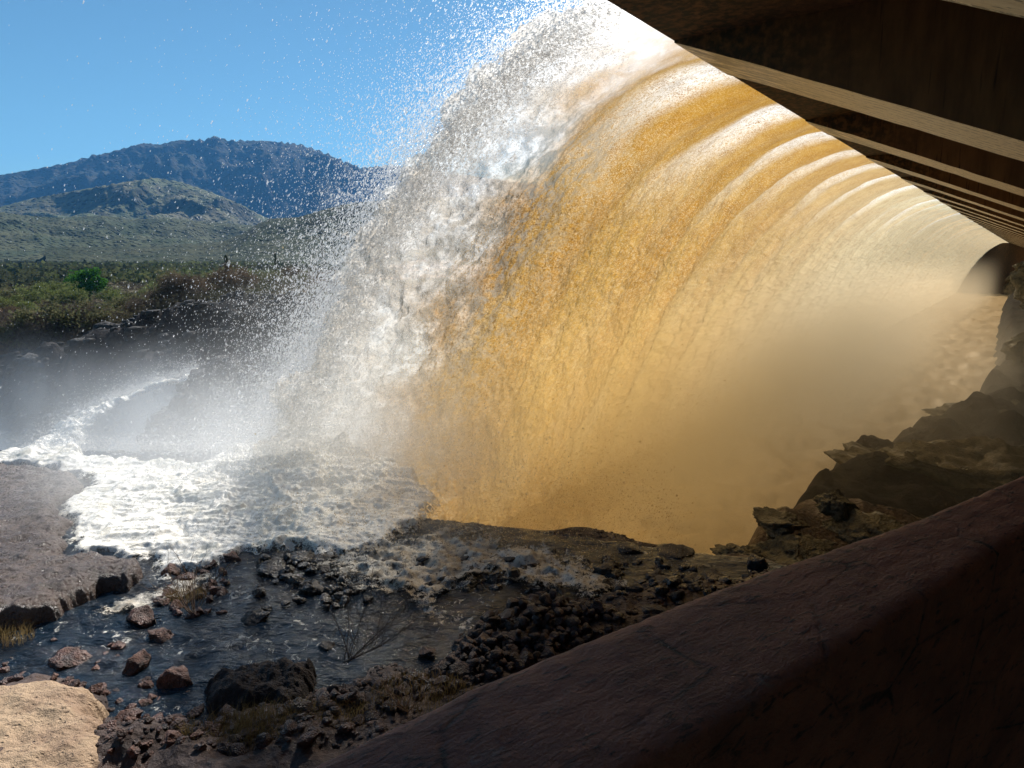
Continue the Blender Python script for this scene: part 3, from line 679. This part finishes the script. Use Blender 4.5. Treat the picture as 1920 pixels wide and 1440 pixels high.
for m_ in RS: m_.polygons.foreach_set('use_smooth', [False]*len(m_.polygons))
def gz(x, y): return float(ground(np.array([x]), np.array([y]))[0])
def gz(x, y): return float(ground(np.array([x]), np.array([y]))[0])
def rock(px, py, wpx, hfrac, label, mat, mi, z=None, rz=0, ysc=.8, Y=None, group=None, name='boulder'):
    """px,py = where the rock's centre shows; wpx = its width in photo pixels"""
    zc = .1
    for it in range(4):
        p = onz(px, py, zc); dep = p[1]*cp-(p[2]-CAMZ)*sp; rad = wpx/2/FPX*dep
        zc = max(gz(p[0], p[1]), -.03)+.12*rad*hfrac
    p = onz(px, py, zc)
    me = RM[mi % len(RM)].copy(); o = link(name, me, mat); o.location = p
    o.scale = (rad*1.1, rad*ysc*1.1, rad*hfrac*1.35); o.rotation_euler = (rng.uniform(-.15, .15), rng.uniform(-.15, .15), rz)
    return tag(o, label, 'rock', group)
rock(265,1160,66,1.0,'reddish boulder standing in the shallow pool, largest of its pair',M_basalt_red,0,.3)
rock(300,1192,60,.5,'low reddish rock touching the pool side of the largest red boulder',M_basalt_red,1,.1)
rock(262,1250,56,1.25,'upright brown boulder at the pool edge beside the sandy slab',M_basalt_red,2,.28,.6)
rock(333,1280,64,1.05,'rounded rusty boulder wedged against the flat dark slab',M_basalt_red,3,.25)
rock(120,1243,82,.45,'low brown rock in the shallow water just behind the sandy slab',M_basalt_red,4,.08)
rock(222,1215,34,.6,'small dark rock alone in the shallow pool between the red boulders',M_basalt_red,5,.06)
rock(478,1162,62,.75,'black rock alone in the middle of the blue pool',M_basalt,6,.14)
rock(500,1144,28,.7,'small black rock perched behind the lone pool rock',M_basalt,1,.16)
rock(315,1075,40,.9,'dark reddish rock at the tip of the white foam',M_basalt_red,7,.2)
rock(385,1062,62,.5,'flat reddish rock behind the tan twiggy bush',M_basalt_red,2,.15)
rock(432,1050,44,.8,'dark reddish rock topping the row beside the foam',M_basalt_red,3,.2)
rock(352,1086,40,.5,'low red rock under the tan twiggy bush',M_basalt_red,5,.1)
rock(512,1070,78,.75,'long black wet rock leading the row in the churned water',M_basalt,0,.2)
rock(560,1052,60,.6,'black wet rock behind the row nearest the fall',M_basalt,4,.25)
rock(604,1052,54,.7,'black wet rock on the fall side of the churned water',M_basalt,6,.2)
rock(578,1110,48,.7,'dark rounded rock standing apart in the rippled water',M_basalt,5,.12)
rock(640,1092,34,1.1,'upright black rock among small white rapids',M_basalt,7,.2)
rock(672,1106,48,.7,'black rock with foam breaking over it in the rapids',M_basalt,2,.12)
rock(540,1086,40,.6,'small black rock between the row and the rounded rock',M_basalt,1,.12)
rock(752,1060,70,.45,'half drowned black rock below the splash',M_basalt,3,.1)
rock(610,1218,40,.8,'dark rock at the far tip of the flat slab',M_basalt,4,.3)
rock(1135,1078,64,.75,'dark round rock on the wet rubble shelf, farther one',M_basalt,1,.55)
rock(1105,1106,70,.45,'low dark rock in front of the round one on the wet shelf',M_basalt,6,.4)
rock(1335,1085,66,.7,'dark rounded rock on the wet shelf near the parapet',M_basalt,0,.55)
rock(1300,1090,60,.5,'flat dark rock beside the rounded one near the parapet',M_basalt,2,.45)
rock(1415,1062,50,.85,'block shaped dark rock at the end of the wet shelf by the parapet',M_basalt,5,.6)
rock(1235,1148,60,.4,'flat dark rock against the parapet coping',M_basalt,3,.5)
rock(1175,1030,60,.4,'low black rock at the far rim of the wet shelf, nearest the middle of it',M_basalt,7,.5)
rock(1260,1040,80,.3,'long low rock on the far rim of the wet shelf',M_basalt,4,.5)
rock(240,1345,60,.6,'dark red rock in the shade in front of the brown boulder',M_basalt_red,6,.3)
rock(190,1290,30,.8,'small brown rock against the sandy slab edge',M_basalt_red,0,.15)
rock(330,1350,46,.5,'shaded brown stone before the dry grass tuft',M_basalt_red,1,.35)
rock(560,1330,60,.55,'shaded dark rock in front of the flat slab',M_basalt,5,.35)
rock(800,1230,44,.7,'dark rock at the foot of the rubble pile',M_rubble,5,.3)
# rocks in the mist on the right
M_crag = rock_mat('misty_crag_rock', (.030, .027, .016), (.13, .115, .070), 1.6, .7, .7, .12)  # olive light and mist fade put into a paler rock colour
def crag(px, py, wpx, h, Y, label, seed, mat=M_crag, ysc=.8):
    me = rock_mesh('crag', seed, 5, 1.0, 14, .75); p = ony(px, py, Y); dep = Y*cp-(p[2]-CAMZ)*sp; rad = wpx/2/FPX*dep
    co = np.array([v.co[:] for v in me.vertices]); L = ridged(co[:, 0]*2+co[:, 1], co[:, 2]*4.5, 5, .6, z=seed*.7)-.5; co *= (1+.05*L+fbm(co[:, 0]*2.6+seed, co[:, 1]*2.6, co[:, 2]*2.6, 4, .55)*.20+fbm(co[:, 0]*9, co[:, 1]*9, co[:, 2]*9, 4, .6)*.05)[:, None]
    me.vertices.foreach_set('co', co.astype(np.float32).ravel())
    o = link('crag', me, mat); o.location = p; o.scale = (rad, rad*ysc, rad*h); return tag(o, label, 'rock')
crag(1570,950,85,.85,21.5,'dark knob of rock rising from the pit beside the waterfall',3)
crag(1455,985,120,.6,21,'dark low rock stepping down towards the waterfall',4)
crag(1395,1045,110,.42,20,'lowest dark rock half sunk in amber mist',25)
crag(1952,512,125,1.1,200,'tiny distant rock shoulder where the spillway lip meets the horizon',16)
crag(1985,560,150,1.1,110,'farthest dark rock shoulder right under the end of the lip',14)
crag(1500,1035,170,.45,20,'broad dark rock at the foot of the rock knob',6)
crag(1610,1000,170,.42,20.5,'smooth wet ledge catching light below the rock knob',7)
crag(1660,890,230,.62,33,'big layered crag fading into yellow mist',8)
crag(1830,900,330,.45,30,'long stepped ledge behind the parapet in yellow mist',9)
crag(1590,935,150,.45,33,'lower shoulder of the misty crag',10)
crag(1470,965,90,.5,32,'faint small rock at the foot of the misty crag',11)
crag(1880,800,300,.4,46,'pale misty rock slope under the far girders',12)
crag(1965,640,130,1.0,62,'dark rock abutment where the spillway ends in mist',13)
# rubble: single stones
def rubble(poly, n, r0, r1, label, group, mat, zoff=0.0, top=0.0, single=40):
    extra = []; idx = 0
    poly = [onz(*p, .3)[:2] for p in poly]; xs = [p[0] for p in poly]; ys = [p[1] for p in poly]; k = 0; P = []
    while k < n:
        x, y = rng.uniform(min(xs), max(xs)), rng.uniform(min(ys), max(ys))
        if not in_poly(np.array([x]), np.array([y]), poly)[0]: continue
        P.append((x, y)); k += 1
    P = np.array(P); zz = ground(P[:, 0], P[:, 1]); dd = sdist(P[:, 0], P[:, 1], poly)
    for (x, y), z, d_ in zip(P, zz, dd):
        r = rng.uniform(r0, r1)*(1.35 if idx < single else .9); idx += 1; mi = int(rng.integers(10))
        if idx > single: extra.append((x, y, max(z, -.05)+r*.3+top*min(1, d_/.6)*rng.uniform(0, 1)+zoff, r, mi)); continue
        o = link('rubble_stone', RS[mi], None); o.material_slots[0].link = 'OBJECT'; o.material_slots[0].material = mat
        o.location = (x, y, max(z, -.05)+r*.3+top*min(1, d_/.6)*rng.uniform(0, 1)+zoff); o.scale = (r*rng.uniform(.8, 1.25), r, r*rng.uniform(.6, 1))
        o.rotation_euler = (rng.uniform(-.5, .5), rng.uniform(-.5, .5), rng.uniform(0, 6.3)); tag(o, label, 'stone', group)
    if extra:
        vs_, fs_, nb = [], [], 0
        for x, y, z, r, mi in extra:
            co = np.array([v.co[:] for v in RS[mi].vertices])*r; a = rng.uniform(0, 6.3); fc = np.array([p.vertices[:] for p in RS[mi].polygons])
            vs_.append(np.stack([co[:, 0]*math.cos(a)-co[:, 1]*math.sin(a)+x, co[:, 0]*math.sin(a)+co[:, 1]*math.cos(a)+y, co[:, 2]+z], -1)); fs_.append(fc+nb); nb += len(co)
        tag(link('rubble', mesh_np('rubble', np.concatenate(vs_), np.concatenate(fs_), False), mat), kind='stuff')
for m_ in RS: m_.materials.append(M_rubble)
rubble(((860,1165),(905,1130),(980,1112),(1080,1118),(1150,1150),(1170,1190),(1000,1260),(900,1300),(800,1300),(780,1260)), 520, .07, .13, 'small dark red stone in the heaped rubble pile beside the parapet', 'stones of the rubble pile', M_rubble, 0, .28, 110)
rubble(((480,1030),(620,1020),(700,1060),(690,1110),(600,1120),(480,1100)), 60, .06, .14, 'small wet black stone in the rapids below the fall', 'small stones in the rapids', M_basalt, .06)
rubble(((760,1010),(1000,1000),(1300,1040),(1440,1065),(1380,1110),(1220,1165),(1150,1120),(1000,1090),(800,1080)), 130, .07, .2, 'wet dark stone scattered on the misty shelf', 'stones on the wet shelf', M_basalt, 0)
rubble(((290,1100),(330,1060),(430,1040),(440,1080),(380,1110),(420,1120),(340,1130)), 40, .05, .12, 'small reddish stone at the tip of the foam', 'small red stones by the foam', M_basalt_red, .02)
rubble(((185,1270),(330,1215),(380,1290),(330,1330),(420,1350),(420,1440),(210,1440)), 90, .04, .12, 'small brown stone on the shaded pool margin', 'stones on the shaded margin', M_basalt_red, 0)
rubble(((60,1165),(190,1160),(240,1200),(150,1235),(0,1245),(0,1200)), 22, .03, .08, 'small stone poking out of the shallow pool', 'small stones in the shallow pool', M_basalt_red, .0)
rubble(((420,1340),(640,1290),(760,1250),(850,1300),(600,1420),(420,1440)), 110, .05, .13, 'dark stone on the shaded bank below the slab', 'stones on the shaded bank', M_rubble, 0)
rubble(((0,1240),(190,1255),(190,1275),(0,1270)), 16, .05, .1, 'brown stone along the waterline of the sandy slab', 'stones along the sandy slab', M_basalt_red, 0.02)
me0 = rock_mesh('g', 77, 1, .7, 3)
gv = np.array([v.co[:] for v in me0.vertices]); gf = np.array([p.vertices[:] for p in me0.polygons]); n = 9000
gx = rng.uniform(-7, 6, n); gy = rng.uniform(7.5, 15.5, n); gzz = ground(gx, gy); ok = gzz > -.03
gx, gy, gzz = gx[ok], gy[ok], gzz[ok]; n = len(gx); gr = rng.lognormal(-3.5, .45, n); an = rng.uniform(0, 6.3, n)
ca, sa = np.cos(an), np.sin(an); vv = gv[None]*gr[:, None, None]
vv = np.stack([vv[..., 0]*ca[:, None]-vv[..., 1]*sa[:, None]+gx[:, None], vv[..., 0]*sa[:, None]+vv[..., 1]*ca[:, None]+gy[:, None], vv[..., 2]+gzz[:, None]], -1)
tag(link('gravel', mesh_np('gravel', vv.reshape(-1, 3), (gf[None]+np.arange(n)[:, None, None]*len(gv)).reshape(-1, 3), False), M_rubble), kind='stuff')

# ------------------------------------------------------------------ cascade on the far bank
cpts = [(372,700,52),(345,712,50),(300,722,48),(240,745,46.5),(190,765,45),(150,792,43.5),(115,822,42),(85,855,40),(60,885,38)]
cw = [.3, .5, .8, 1.3, 2.0, 2.8, 3.5, 4.2, 4.6]
cc = np.array([ony(p[0], p[1], p[2]) for p in cpts]); tt = np.linspace(0, len(cc)-1, 240)
ctr = np.stack([np.interp(tt, range(len(cc)), cc[:, k]) for k in range(3)], -1); wd = np.interp(tt, range(len(cc)), cw)
tg = np.gradient(ctr, axis=0); side = np.stack([tg[:, 1], -tg[:, 0], 0*tg[:, 0]], -1); side /= np.linalg.norm(side, axis=1)[:, None]
vs = np.linspace(-1, 1, 60); G = ctr[:, None, :]+side[:, None, :]*(vs[None, :]*wd[:, None]*.5)[..., None]
nn = fbm(G[..., 0]*.9, G[..., 1]*.9, 3, 5, .6); G[..., 2] += .3+nn*.22*np.minimum(wd[:, None]/2, 1)-np.abs(vs[None])**3*.7+(ridged(G[..., 0]*.7, G[..., 1]*.7, 4)-.5)*.3
me = mesh_np('cascade', G.reshape(-1, 3), grid_faces(240, 60)); attr(me, 'fade', (1-np.abs(vs[None])**2+0*wd[:, None])*.42+.26)
tag(link('cascade', me, M_foam), 'small white cascade running down beside the dark rock mound in the gorge', 'cascade')

n = 9000; k = rng.integers(0, 240, n)
P = ctr[k]+side[k]*(rng.normal(0, .35, n)*wd[k])[:, None]+np.stack([0*k, 0*k, .3+np.abs(rng.exponential(.35, n))], -1)
drops('splash', P, rng.lognormal(-3.6, .4, n), M_mistdrop, None)
# ------------------------------------------------------------------ bushes and grass near the pool
def bush(px, py, z, h, mat, label, seed, spread=.6, n0=9, lean=0.0, curve=0.3):
    rs = random.Random(seed); p = onz(px, py, z); root = bpy.data.objects.new('bush', None); C.objects.link(root); root.location = p
    tag(root, label, 'bush'); 
    def grow(b, pos, dr, L, r, depth):
        pts = [pos]; rad = [r]; dcur = dr.copy(); q = pos.copy(); N = 5
        for k in range(N):
            dcur = (dcur+Vector((rs.uniform(-1, 1), rs.uniform(-1, 1), rs.uniform(-.6, .7)))*.16).normalized(); q = q+dcur*L/N; pts.append(q.copy()); rad.append(r*(1-.75*(k+1)/N))
            if depth and k >= 1 and rs.random() < .8:
                sd_ = (dcur+Vector((rs.uniform(-1, 1), rs.uniform(-1, 1), rs.uniform(-.3, .8)))*.75).normalized()
                grow(b, q.copy(), sd_, L*rs.uniform(.35, .6), r*.5, depth-1)
        b.tube(pts, rad, 4)
    for k in range(n0):
        b = MB(); a = rs.uniform(0, 6.28); dr = Vector((math.cos(a)*spread+lean, math.sin(a)*spread, rs.uniform(.6, 1))).normalized()
        grow(b, Vector((rs.uniform(-.05, .05), rs.uniform(-.05, .05), -.05)), dr, h*rs.uniform(.7, 1.1), .011, 2)
        link('branch', b.mesh('branch'), mat, root)
bush(365,1150,.0,.95,M_twig2,'tan leafless twiggy bush standing at the foam tip',3,.55,11)
bush(650,1235,.3,.95,M_twig,'dark leafless bush with curved twigs leaning over the blue pool',5,.8,12,.55)
bush(492,1120,.0,.45,M_twig,'tiny dark twig sprig in the rippled pool',8,.5,3)
bush(760,1330,.5,.45,M_twig2,'thin dry twigs against the parapet edge',9,.7,7)
def tuft(px, py, z, n, rad, h, label, seed):
    rs = np.random.default_rng(seed); p = onz(px, py, z); v = []; f = []
    for k in range(n):
        a = rs.uniform(0, 6.28); rr = rad*math.sqrt(rs.random()); bx, by_ = rr*math.cos(a)*1.6, rr*math.sin(a); L = h*rs.uniform(.5, 1.15)
        lx, ly = rs.normal(.15, .35)*L, rs.normal(-.1, .35)*L; wv = rs.uniform(.002, .0045); b0 = len(v)
        for i in range(4):
            q = i/3; v += [(bx+lx*q*q-wv*(1-q*.8), by_+ly*q*q, L*(q-.35*q*q)), (bx+lx*q*q+wv*(1-q*.8), by_+ly*q*q, L*(q-.35*q*q))]
            if i < 3: f.append((b0+2*i, b0+2*i+1, b0+2*i+3, b0+2*i+2))
    o = link('grass_tuft', mesh_np('grass_tuft', np.array(v), np.array(f), False), M_grass); o.location = p; tag(o, label, 'grass')
tuft(440,1385,.3,650,.45,.42,'dry golden grass tuft in front of the rusty boulder',1)
tuft(530,1360,.35,600,.4,.38,'dry grass tuft below the flat dark slab',2)
tuft(640,1350,.4,350,.35,.28,'sparse dry grass on the bank right of the flat slab',3)
tuft(790,1300,.5,450,.45,.25,'sparse dry grass along the parapet',4)
tuft(350,1120,.02,260,.25,.3,'thin tan grass at the foot of the tan twiggy bush',5)
tuft(10,1200,.0,260,.3,.35,'tan grass at the rim of the shallow pool by the frame edge',6)

# ------------------------------------------------------------------ trees of the valley
def tree_meshes(kind, h, wd_, nl, leaf, seed, bare):
    rs = np.random.default_rng(seed); b = MB(); tips = []
    nst = 3 if kind != 'bright' else 1
    for k in range(nst+2):
        a = rs.uniform(0, 6.28); L = h*rs.uniform(.45, .75); dx, dy = math.cos(a)*wd_*.32, math.sin(a)*wd_*.32
        pts = [(0, 0, -.3), (dx*.15, dy*.15, L*.35), (dx*.6, dy*.6, L*.75), (dx, dy, L)]
        b.tube(pts, [h*.03, h*.022, h*.014, h*.006], 5); tips.append((dx, dy, L))
        for j in range(4):
            q = Vector(pts[2])+Vector((rs.normal(), rs.normal(), abs(rs.normal())))*wd_*.16; b.tube([pts[1 + j % 2], q], [h*.011, h*.004], 4)
    # leaf clumps through the crown's volume
    nc = 22 if not bare else 30; cs = []
    for k in range(nc):
        v = rs.normal(size=3); v /= np.linalg.norm(v); rr = rs.uniform(.35, 1)**.6
        cs.append((v[0]*wd_*.42*rr, v[1]*wd_*.42*rr, h*(.56+.34*v[2]*rr) if not bare else h*(.5+.42*v[2]*rr)))
    cs = np.array(cs); ci = rs.integers(0, nc, nl); cr_ = rs.uniform(.08, .17, nc)*wd_*(.8 if kind == 'bright' else 1)
    P = cs[ci]+rs.normal(size=(nl, 3))*cr_[ci][:, None]*np.array([.7, .7, .5]); P[:, 2] = np.maximum(P[:, 2], .05*h)
    A = rs.normal(size=(nl, 3)); A /= np.linalg.norm(A, axis=1)[:, None]; B = np.cross(A, rs.normal(size=(nl, 3))); B /= np.linalg.norm(B, axis=1)[:, None]
    sz = rs.uniform(.5, 1.2, (nl, 1))*leaf
    if bare: q = [P-A*sz*2.2-B*sz*.12, P+A*sz*2.2-B*sz*.12, P+A*sz*2.2+B*sz*.12, P-A*sz*2.2+B*sz*.12]
    else: q = [P-A*sz-B*sz*.5, P+A*sz-B*sz*.6, P+A*sz*.8+B*sz*.6, P-A*sz*.7+B*sz*.5]
    v = np.stack(q, 1).reshape(-1, 3)
    return b.mesh('trunk'), mesh_np('crown', v, np.arange(nl*4).reshape(-1, 4), False)
PROTO = {}
spec = {'lime': (5.5, 7, 1700, .17, 0), 'olive': (5, 7, 1500, .17, 0), 'grey': (4.2, 6, 2600, .2, 1), 'brown': (3.6, 5.5, 2400, .2, 1), 'dark': (2.6, 3.6, 1300, .13, 0)}
for kd, (h, wd_, nl, lf, br_) in spec.items():
    PROTO[kd] = [tree_meshes(kd, h, wd_, nl, lf, 10+k+len(kd)*7, br_) for k in range(3)]
LBL = {'lime': 'fresh yellow green tree standing in the valley woodland', 'olive': 'olive green mesquite tree standing in the valley woodland',
       'grey': 'bare grey branched tree in the valley thicket', 'brown': 'bare brown shrubby tree in the thicket above the gorge', 'dark': 'low dark green shrub on the rocky plateau rim'}
GRP = {'lime': 'yellow green valley trees', 'olive': 'olive valley trees', 'grey': 'bare grey valley trees', 'brown': 'bare brown valley trees', 'dark': 'dark shrubs on the plateau'}
def plant(x, y, kd, s=1.0, label=None, group=None, name='tree', meshes=None):
    tm, cm = meshes or PROTO[kd][int(rng.integers(3))]; z = gz(x, y)
    r = bpy.data.objects.new(name, None); C.objects.link(r); r.location = (x, y, z); r.rotation_euler = (0, 0, rng.uniform(0, 6.3)); r.scale = (s, s, s*rng.uniform(.85, 1.1))
    if not tm.materials: tm.materials.append(M_bark)
    if not cm.materials: cm.materials.append(M_leaf[kd])
    link('trunk', tm, None, r); link('crown', cm, None, r)
    return tag(r, label or LBL[kd], 'tree' if kd != 'dark' else 'shrub', group or (GRP[kd] if label is None else None))
cnt = {}
def scatter(n, az0, az1, r0, r1, kinds, s0=.8, s1=1.2, rimonly=None):
    k = 0
    while k < n:
        az = R(rng.uniform(az0, az1)); r = math.exp(rng.uniform(math.log(r0), math.log(r1))); x, y = r*math.sin(az), r*math.cos(az)
        if y < bank_y(x)+3 or (abs(math.degrees(az)+32.6) < 2.4 and 95 < r < 215):
            continue
        kd = kinds[int(rng.integers(len(kinds)))]; plant(x, y, kd, rng.uniform(s0, s1)); k += 1
scatter(70, -41, -22, 66, 120, ['grey', 'brown', 'grey', 'brown', 'olive'], .8, 1.15)
scatter(55, -41, -20, 115, 190, ['grey', 'olive', 'grey', 'brown', 'lime'], .75, 1.1)
scatter(60, -41, -18, 190, 380, ['lime', 'olive', 'lime', 'olive', 'grey'], .8, 1.2)
scatter(40, -24, -17, 84, 140, ['brown', 'olive', 'dark', 'olive'], .45, .75)
scatter(14, -22, -9, 80, 95, ['dark', 'dark', 'brown'], .3, .55)
scatter(34, -20, -6, 235, 330, ['olive', 'dark', 'lime'], .7, 1)
scatter(7, -17, -4, 110, 200, ['dark'], .5, .9)
# the far woodland: one mass of foliage
n = 60000
az = np.radians(rng.uniform(-42, -2, n//12)); r_ = np.exp(rng.uniform(math.log(330), math.log(1150), n//12)); cx_, cy_ = r_*np.sin(az), r_*np.cos(az)
ok = fbm(cx_*.01, cy_*.01, 3, 3) > -.25; cx_, cy_, r_ = cx_[ok], cy_[ok], r_[ok]; cz_ = ground(cx_, cy_, False)
m_ = 12; P = np.stack([np.repeat(cx_, m_), np.repeat(cy_, m_), np.repeat(cz_, m_)], -1); N = len(P); P += rng.normal(size=(N, 3))*np.array([3, 3, 1.2])+np.array([0, 0, 2.2])
A = rng.normal(size=(N, 3)); A /= np.linalg.norm(A, axis=1)[:, None]; B = np.cross(A, rng.normal(size=(N, 3))); B /= np.linalg.norm(B, axis=1)[:, None]; sz = np.repeat(r_, m_)[:, None]*.0022
v = np.stack([P-A*sz-B*sz, P+A*sz-B*sz, P+A*sz+B*sz, P-A*sz+B*sz], 1).reshape(-1, 3)
qm = NM('woodland_leaves'); pp_ = qm.pos(); cm_ = qm.mix(qm.mr(qm.noise(pp_, .012, 4), .42, .6), (.05, .055, .035), (.13, .145, .06))
sm = qm.done(qm.mixs(.3, qm.bsdf('Diffuse', cm_), qm.bsdf('Translucent', cm_)))
tag(link('woodland', mesh_np('woodland', v, np.arange(N*4).reshape(-1, 4), False), sm), kind='stuff')
n = 5200; az = np.radians(rng.uniform(-43, -14, n)); r_ = np.exp(rng.uniform(math.log(66), math.log(420), n)); bx_, by2 = r_*np.sin(az), r_*np.cos(az)
ok = by2 > bank_y(bx_)+1; bx_, by2, r_ = bx_[ok], by2[ok], r_[ok]; bz_ = ground(bx_, by2); m_ = 26; N = len(bx_)*m_
P = np.stack([np.repeat(bx_, m_), np.repeat(by2, m_), np.repeat(bz_, m_)], -1)+rng.normal(size=(N, 3))*np.array([.9, .9, .5])+np.array([0, 0, .6])
A = rng.normal(size=(N, 3)); A /= np.linalg.norm(A, axis=1)[:, None]; B = np.cross(A, rng.normal(size=(N, 3))); B /= np.linalg.norm(B, axis=1)[:, None]; sz = np.repeat(r_, m_)[:, None]*.0007+.04
v = np.stack([P-A*sz*1.8-B*sz*.3, P+A*sz*1.8-B*sz*.3, P+A*sz*1.8+B*sz*.3, P-A*sz*1.8+B*sz*.3], 1).reshape(-1, 3)
qm = NM('undergrowth_leaves'); pp_ = qm.pos(); cm_ = qm.mix(qm.mr(qm.noise(pp_, .05, 5), .42, .58), (.080, .062, .046), (.115, .105, .058))
tag(link('undergrowth', mesh_np('undergrowth', v, np.arange(N*4).reshape(-1, 4), False), qm.done(qm.mixs(.3, qm.bsdf('Diffuse', cm_), qm.bsdf('Translucent', cm_)))), kind='stuff')
# loose rock on the gorge walls
n = 4200; tx = rng.uniform(-75, 40, n); ty = bank_y(tx)+rng.uniform(-24, 3, n); tx[:900] = rng.normal(-20, 8, 900); ty[:900] = rng.normal(45, 7, 900)
tz = ground(tx, ty); gr = rng.lognormal(-.9, .5, n); rr_ = rng.normal(size=(n, len(gv), 1))*.12+1
vv = gv[None]*rr_*gr[:, None, None]*rng.uniform(.6, 1.3, (n, 1, 3)); vv = vv+np.stack([tx, ty, tz], -1)[:, None, :]
tag(link('talus', mesh_np('talus', vv.reshape(-1, 3), (gf[None]+np.arange(n)[:, None, None]*len(gv)).reshape(-1, 3), False), M_bank), kind='stuff')
# bright green tree
bt = tree_meshes('bright', 9.2, 11, 5200, .26, 5, 0); p = onz(168, 548, -4.6)
o = plant(p[0], p[1], 'bright', 1.12, 'round bright green leafy tree among bare grey trees', None, 'tree', bt)
# saguaros
def saguaro(px, pyb, pyt, Y, arms, label):
    p = ony(px, pyb, Y); q = ony(px, pyt, Y); h = q[2]-p[2]; r = bpy.data.objects.new('saguaro', None); C.objects.link(r); r.location = p
    b = MB(); b.tube([(0, 0, -.5), (0, 0, h*.5), (0, 0, h*.9), (0, 0, h*.97), (0, 0, h)], [h*.045, h*.055, h*.05, h*.035, h*.01], 10); link('stem', b.mesh('stem', True), M_cactus, r)
    for (sx, z0, z1) in arms:
        b = MB(); b.tube([(0, 0, z0*h), (sx*.6*h, 0, z0*h), (sx*h, 0, (z0+.06)*h), (sx*h, 0, z1*h*.97), (sx*h, 0, z1*h)], [h*.03, h*.035, h*.036, h*.032, h*.008], 8); link('arm', b.mesh('arm', True), M_cactus, r)
    tag(r, label, 'cactus')
saguaro(429, 552, 477, 88, [], 'tall single stemmed saguaro cactus on the plateau rim')
saguaro(320, 572, 515, 84, [(-.14, .3, .68), (.14, .35, .75)], 'saguaro cactus with two upright arms among the bare trees')
saguaro(518, 515, 471, 150, [(.12, .4, .7)], 'distant saguaro cactus standing on the plateau skyline')
saguaro(606, 500, 452, 190, [], 'thin far saguaro cactus seen through the spray')
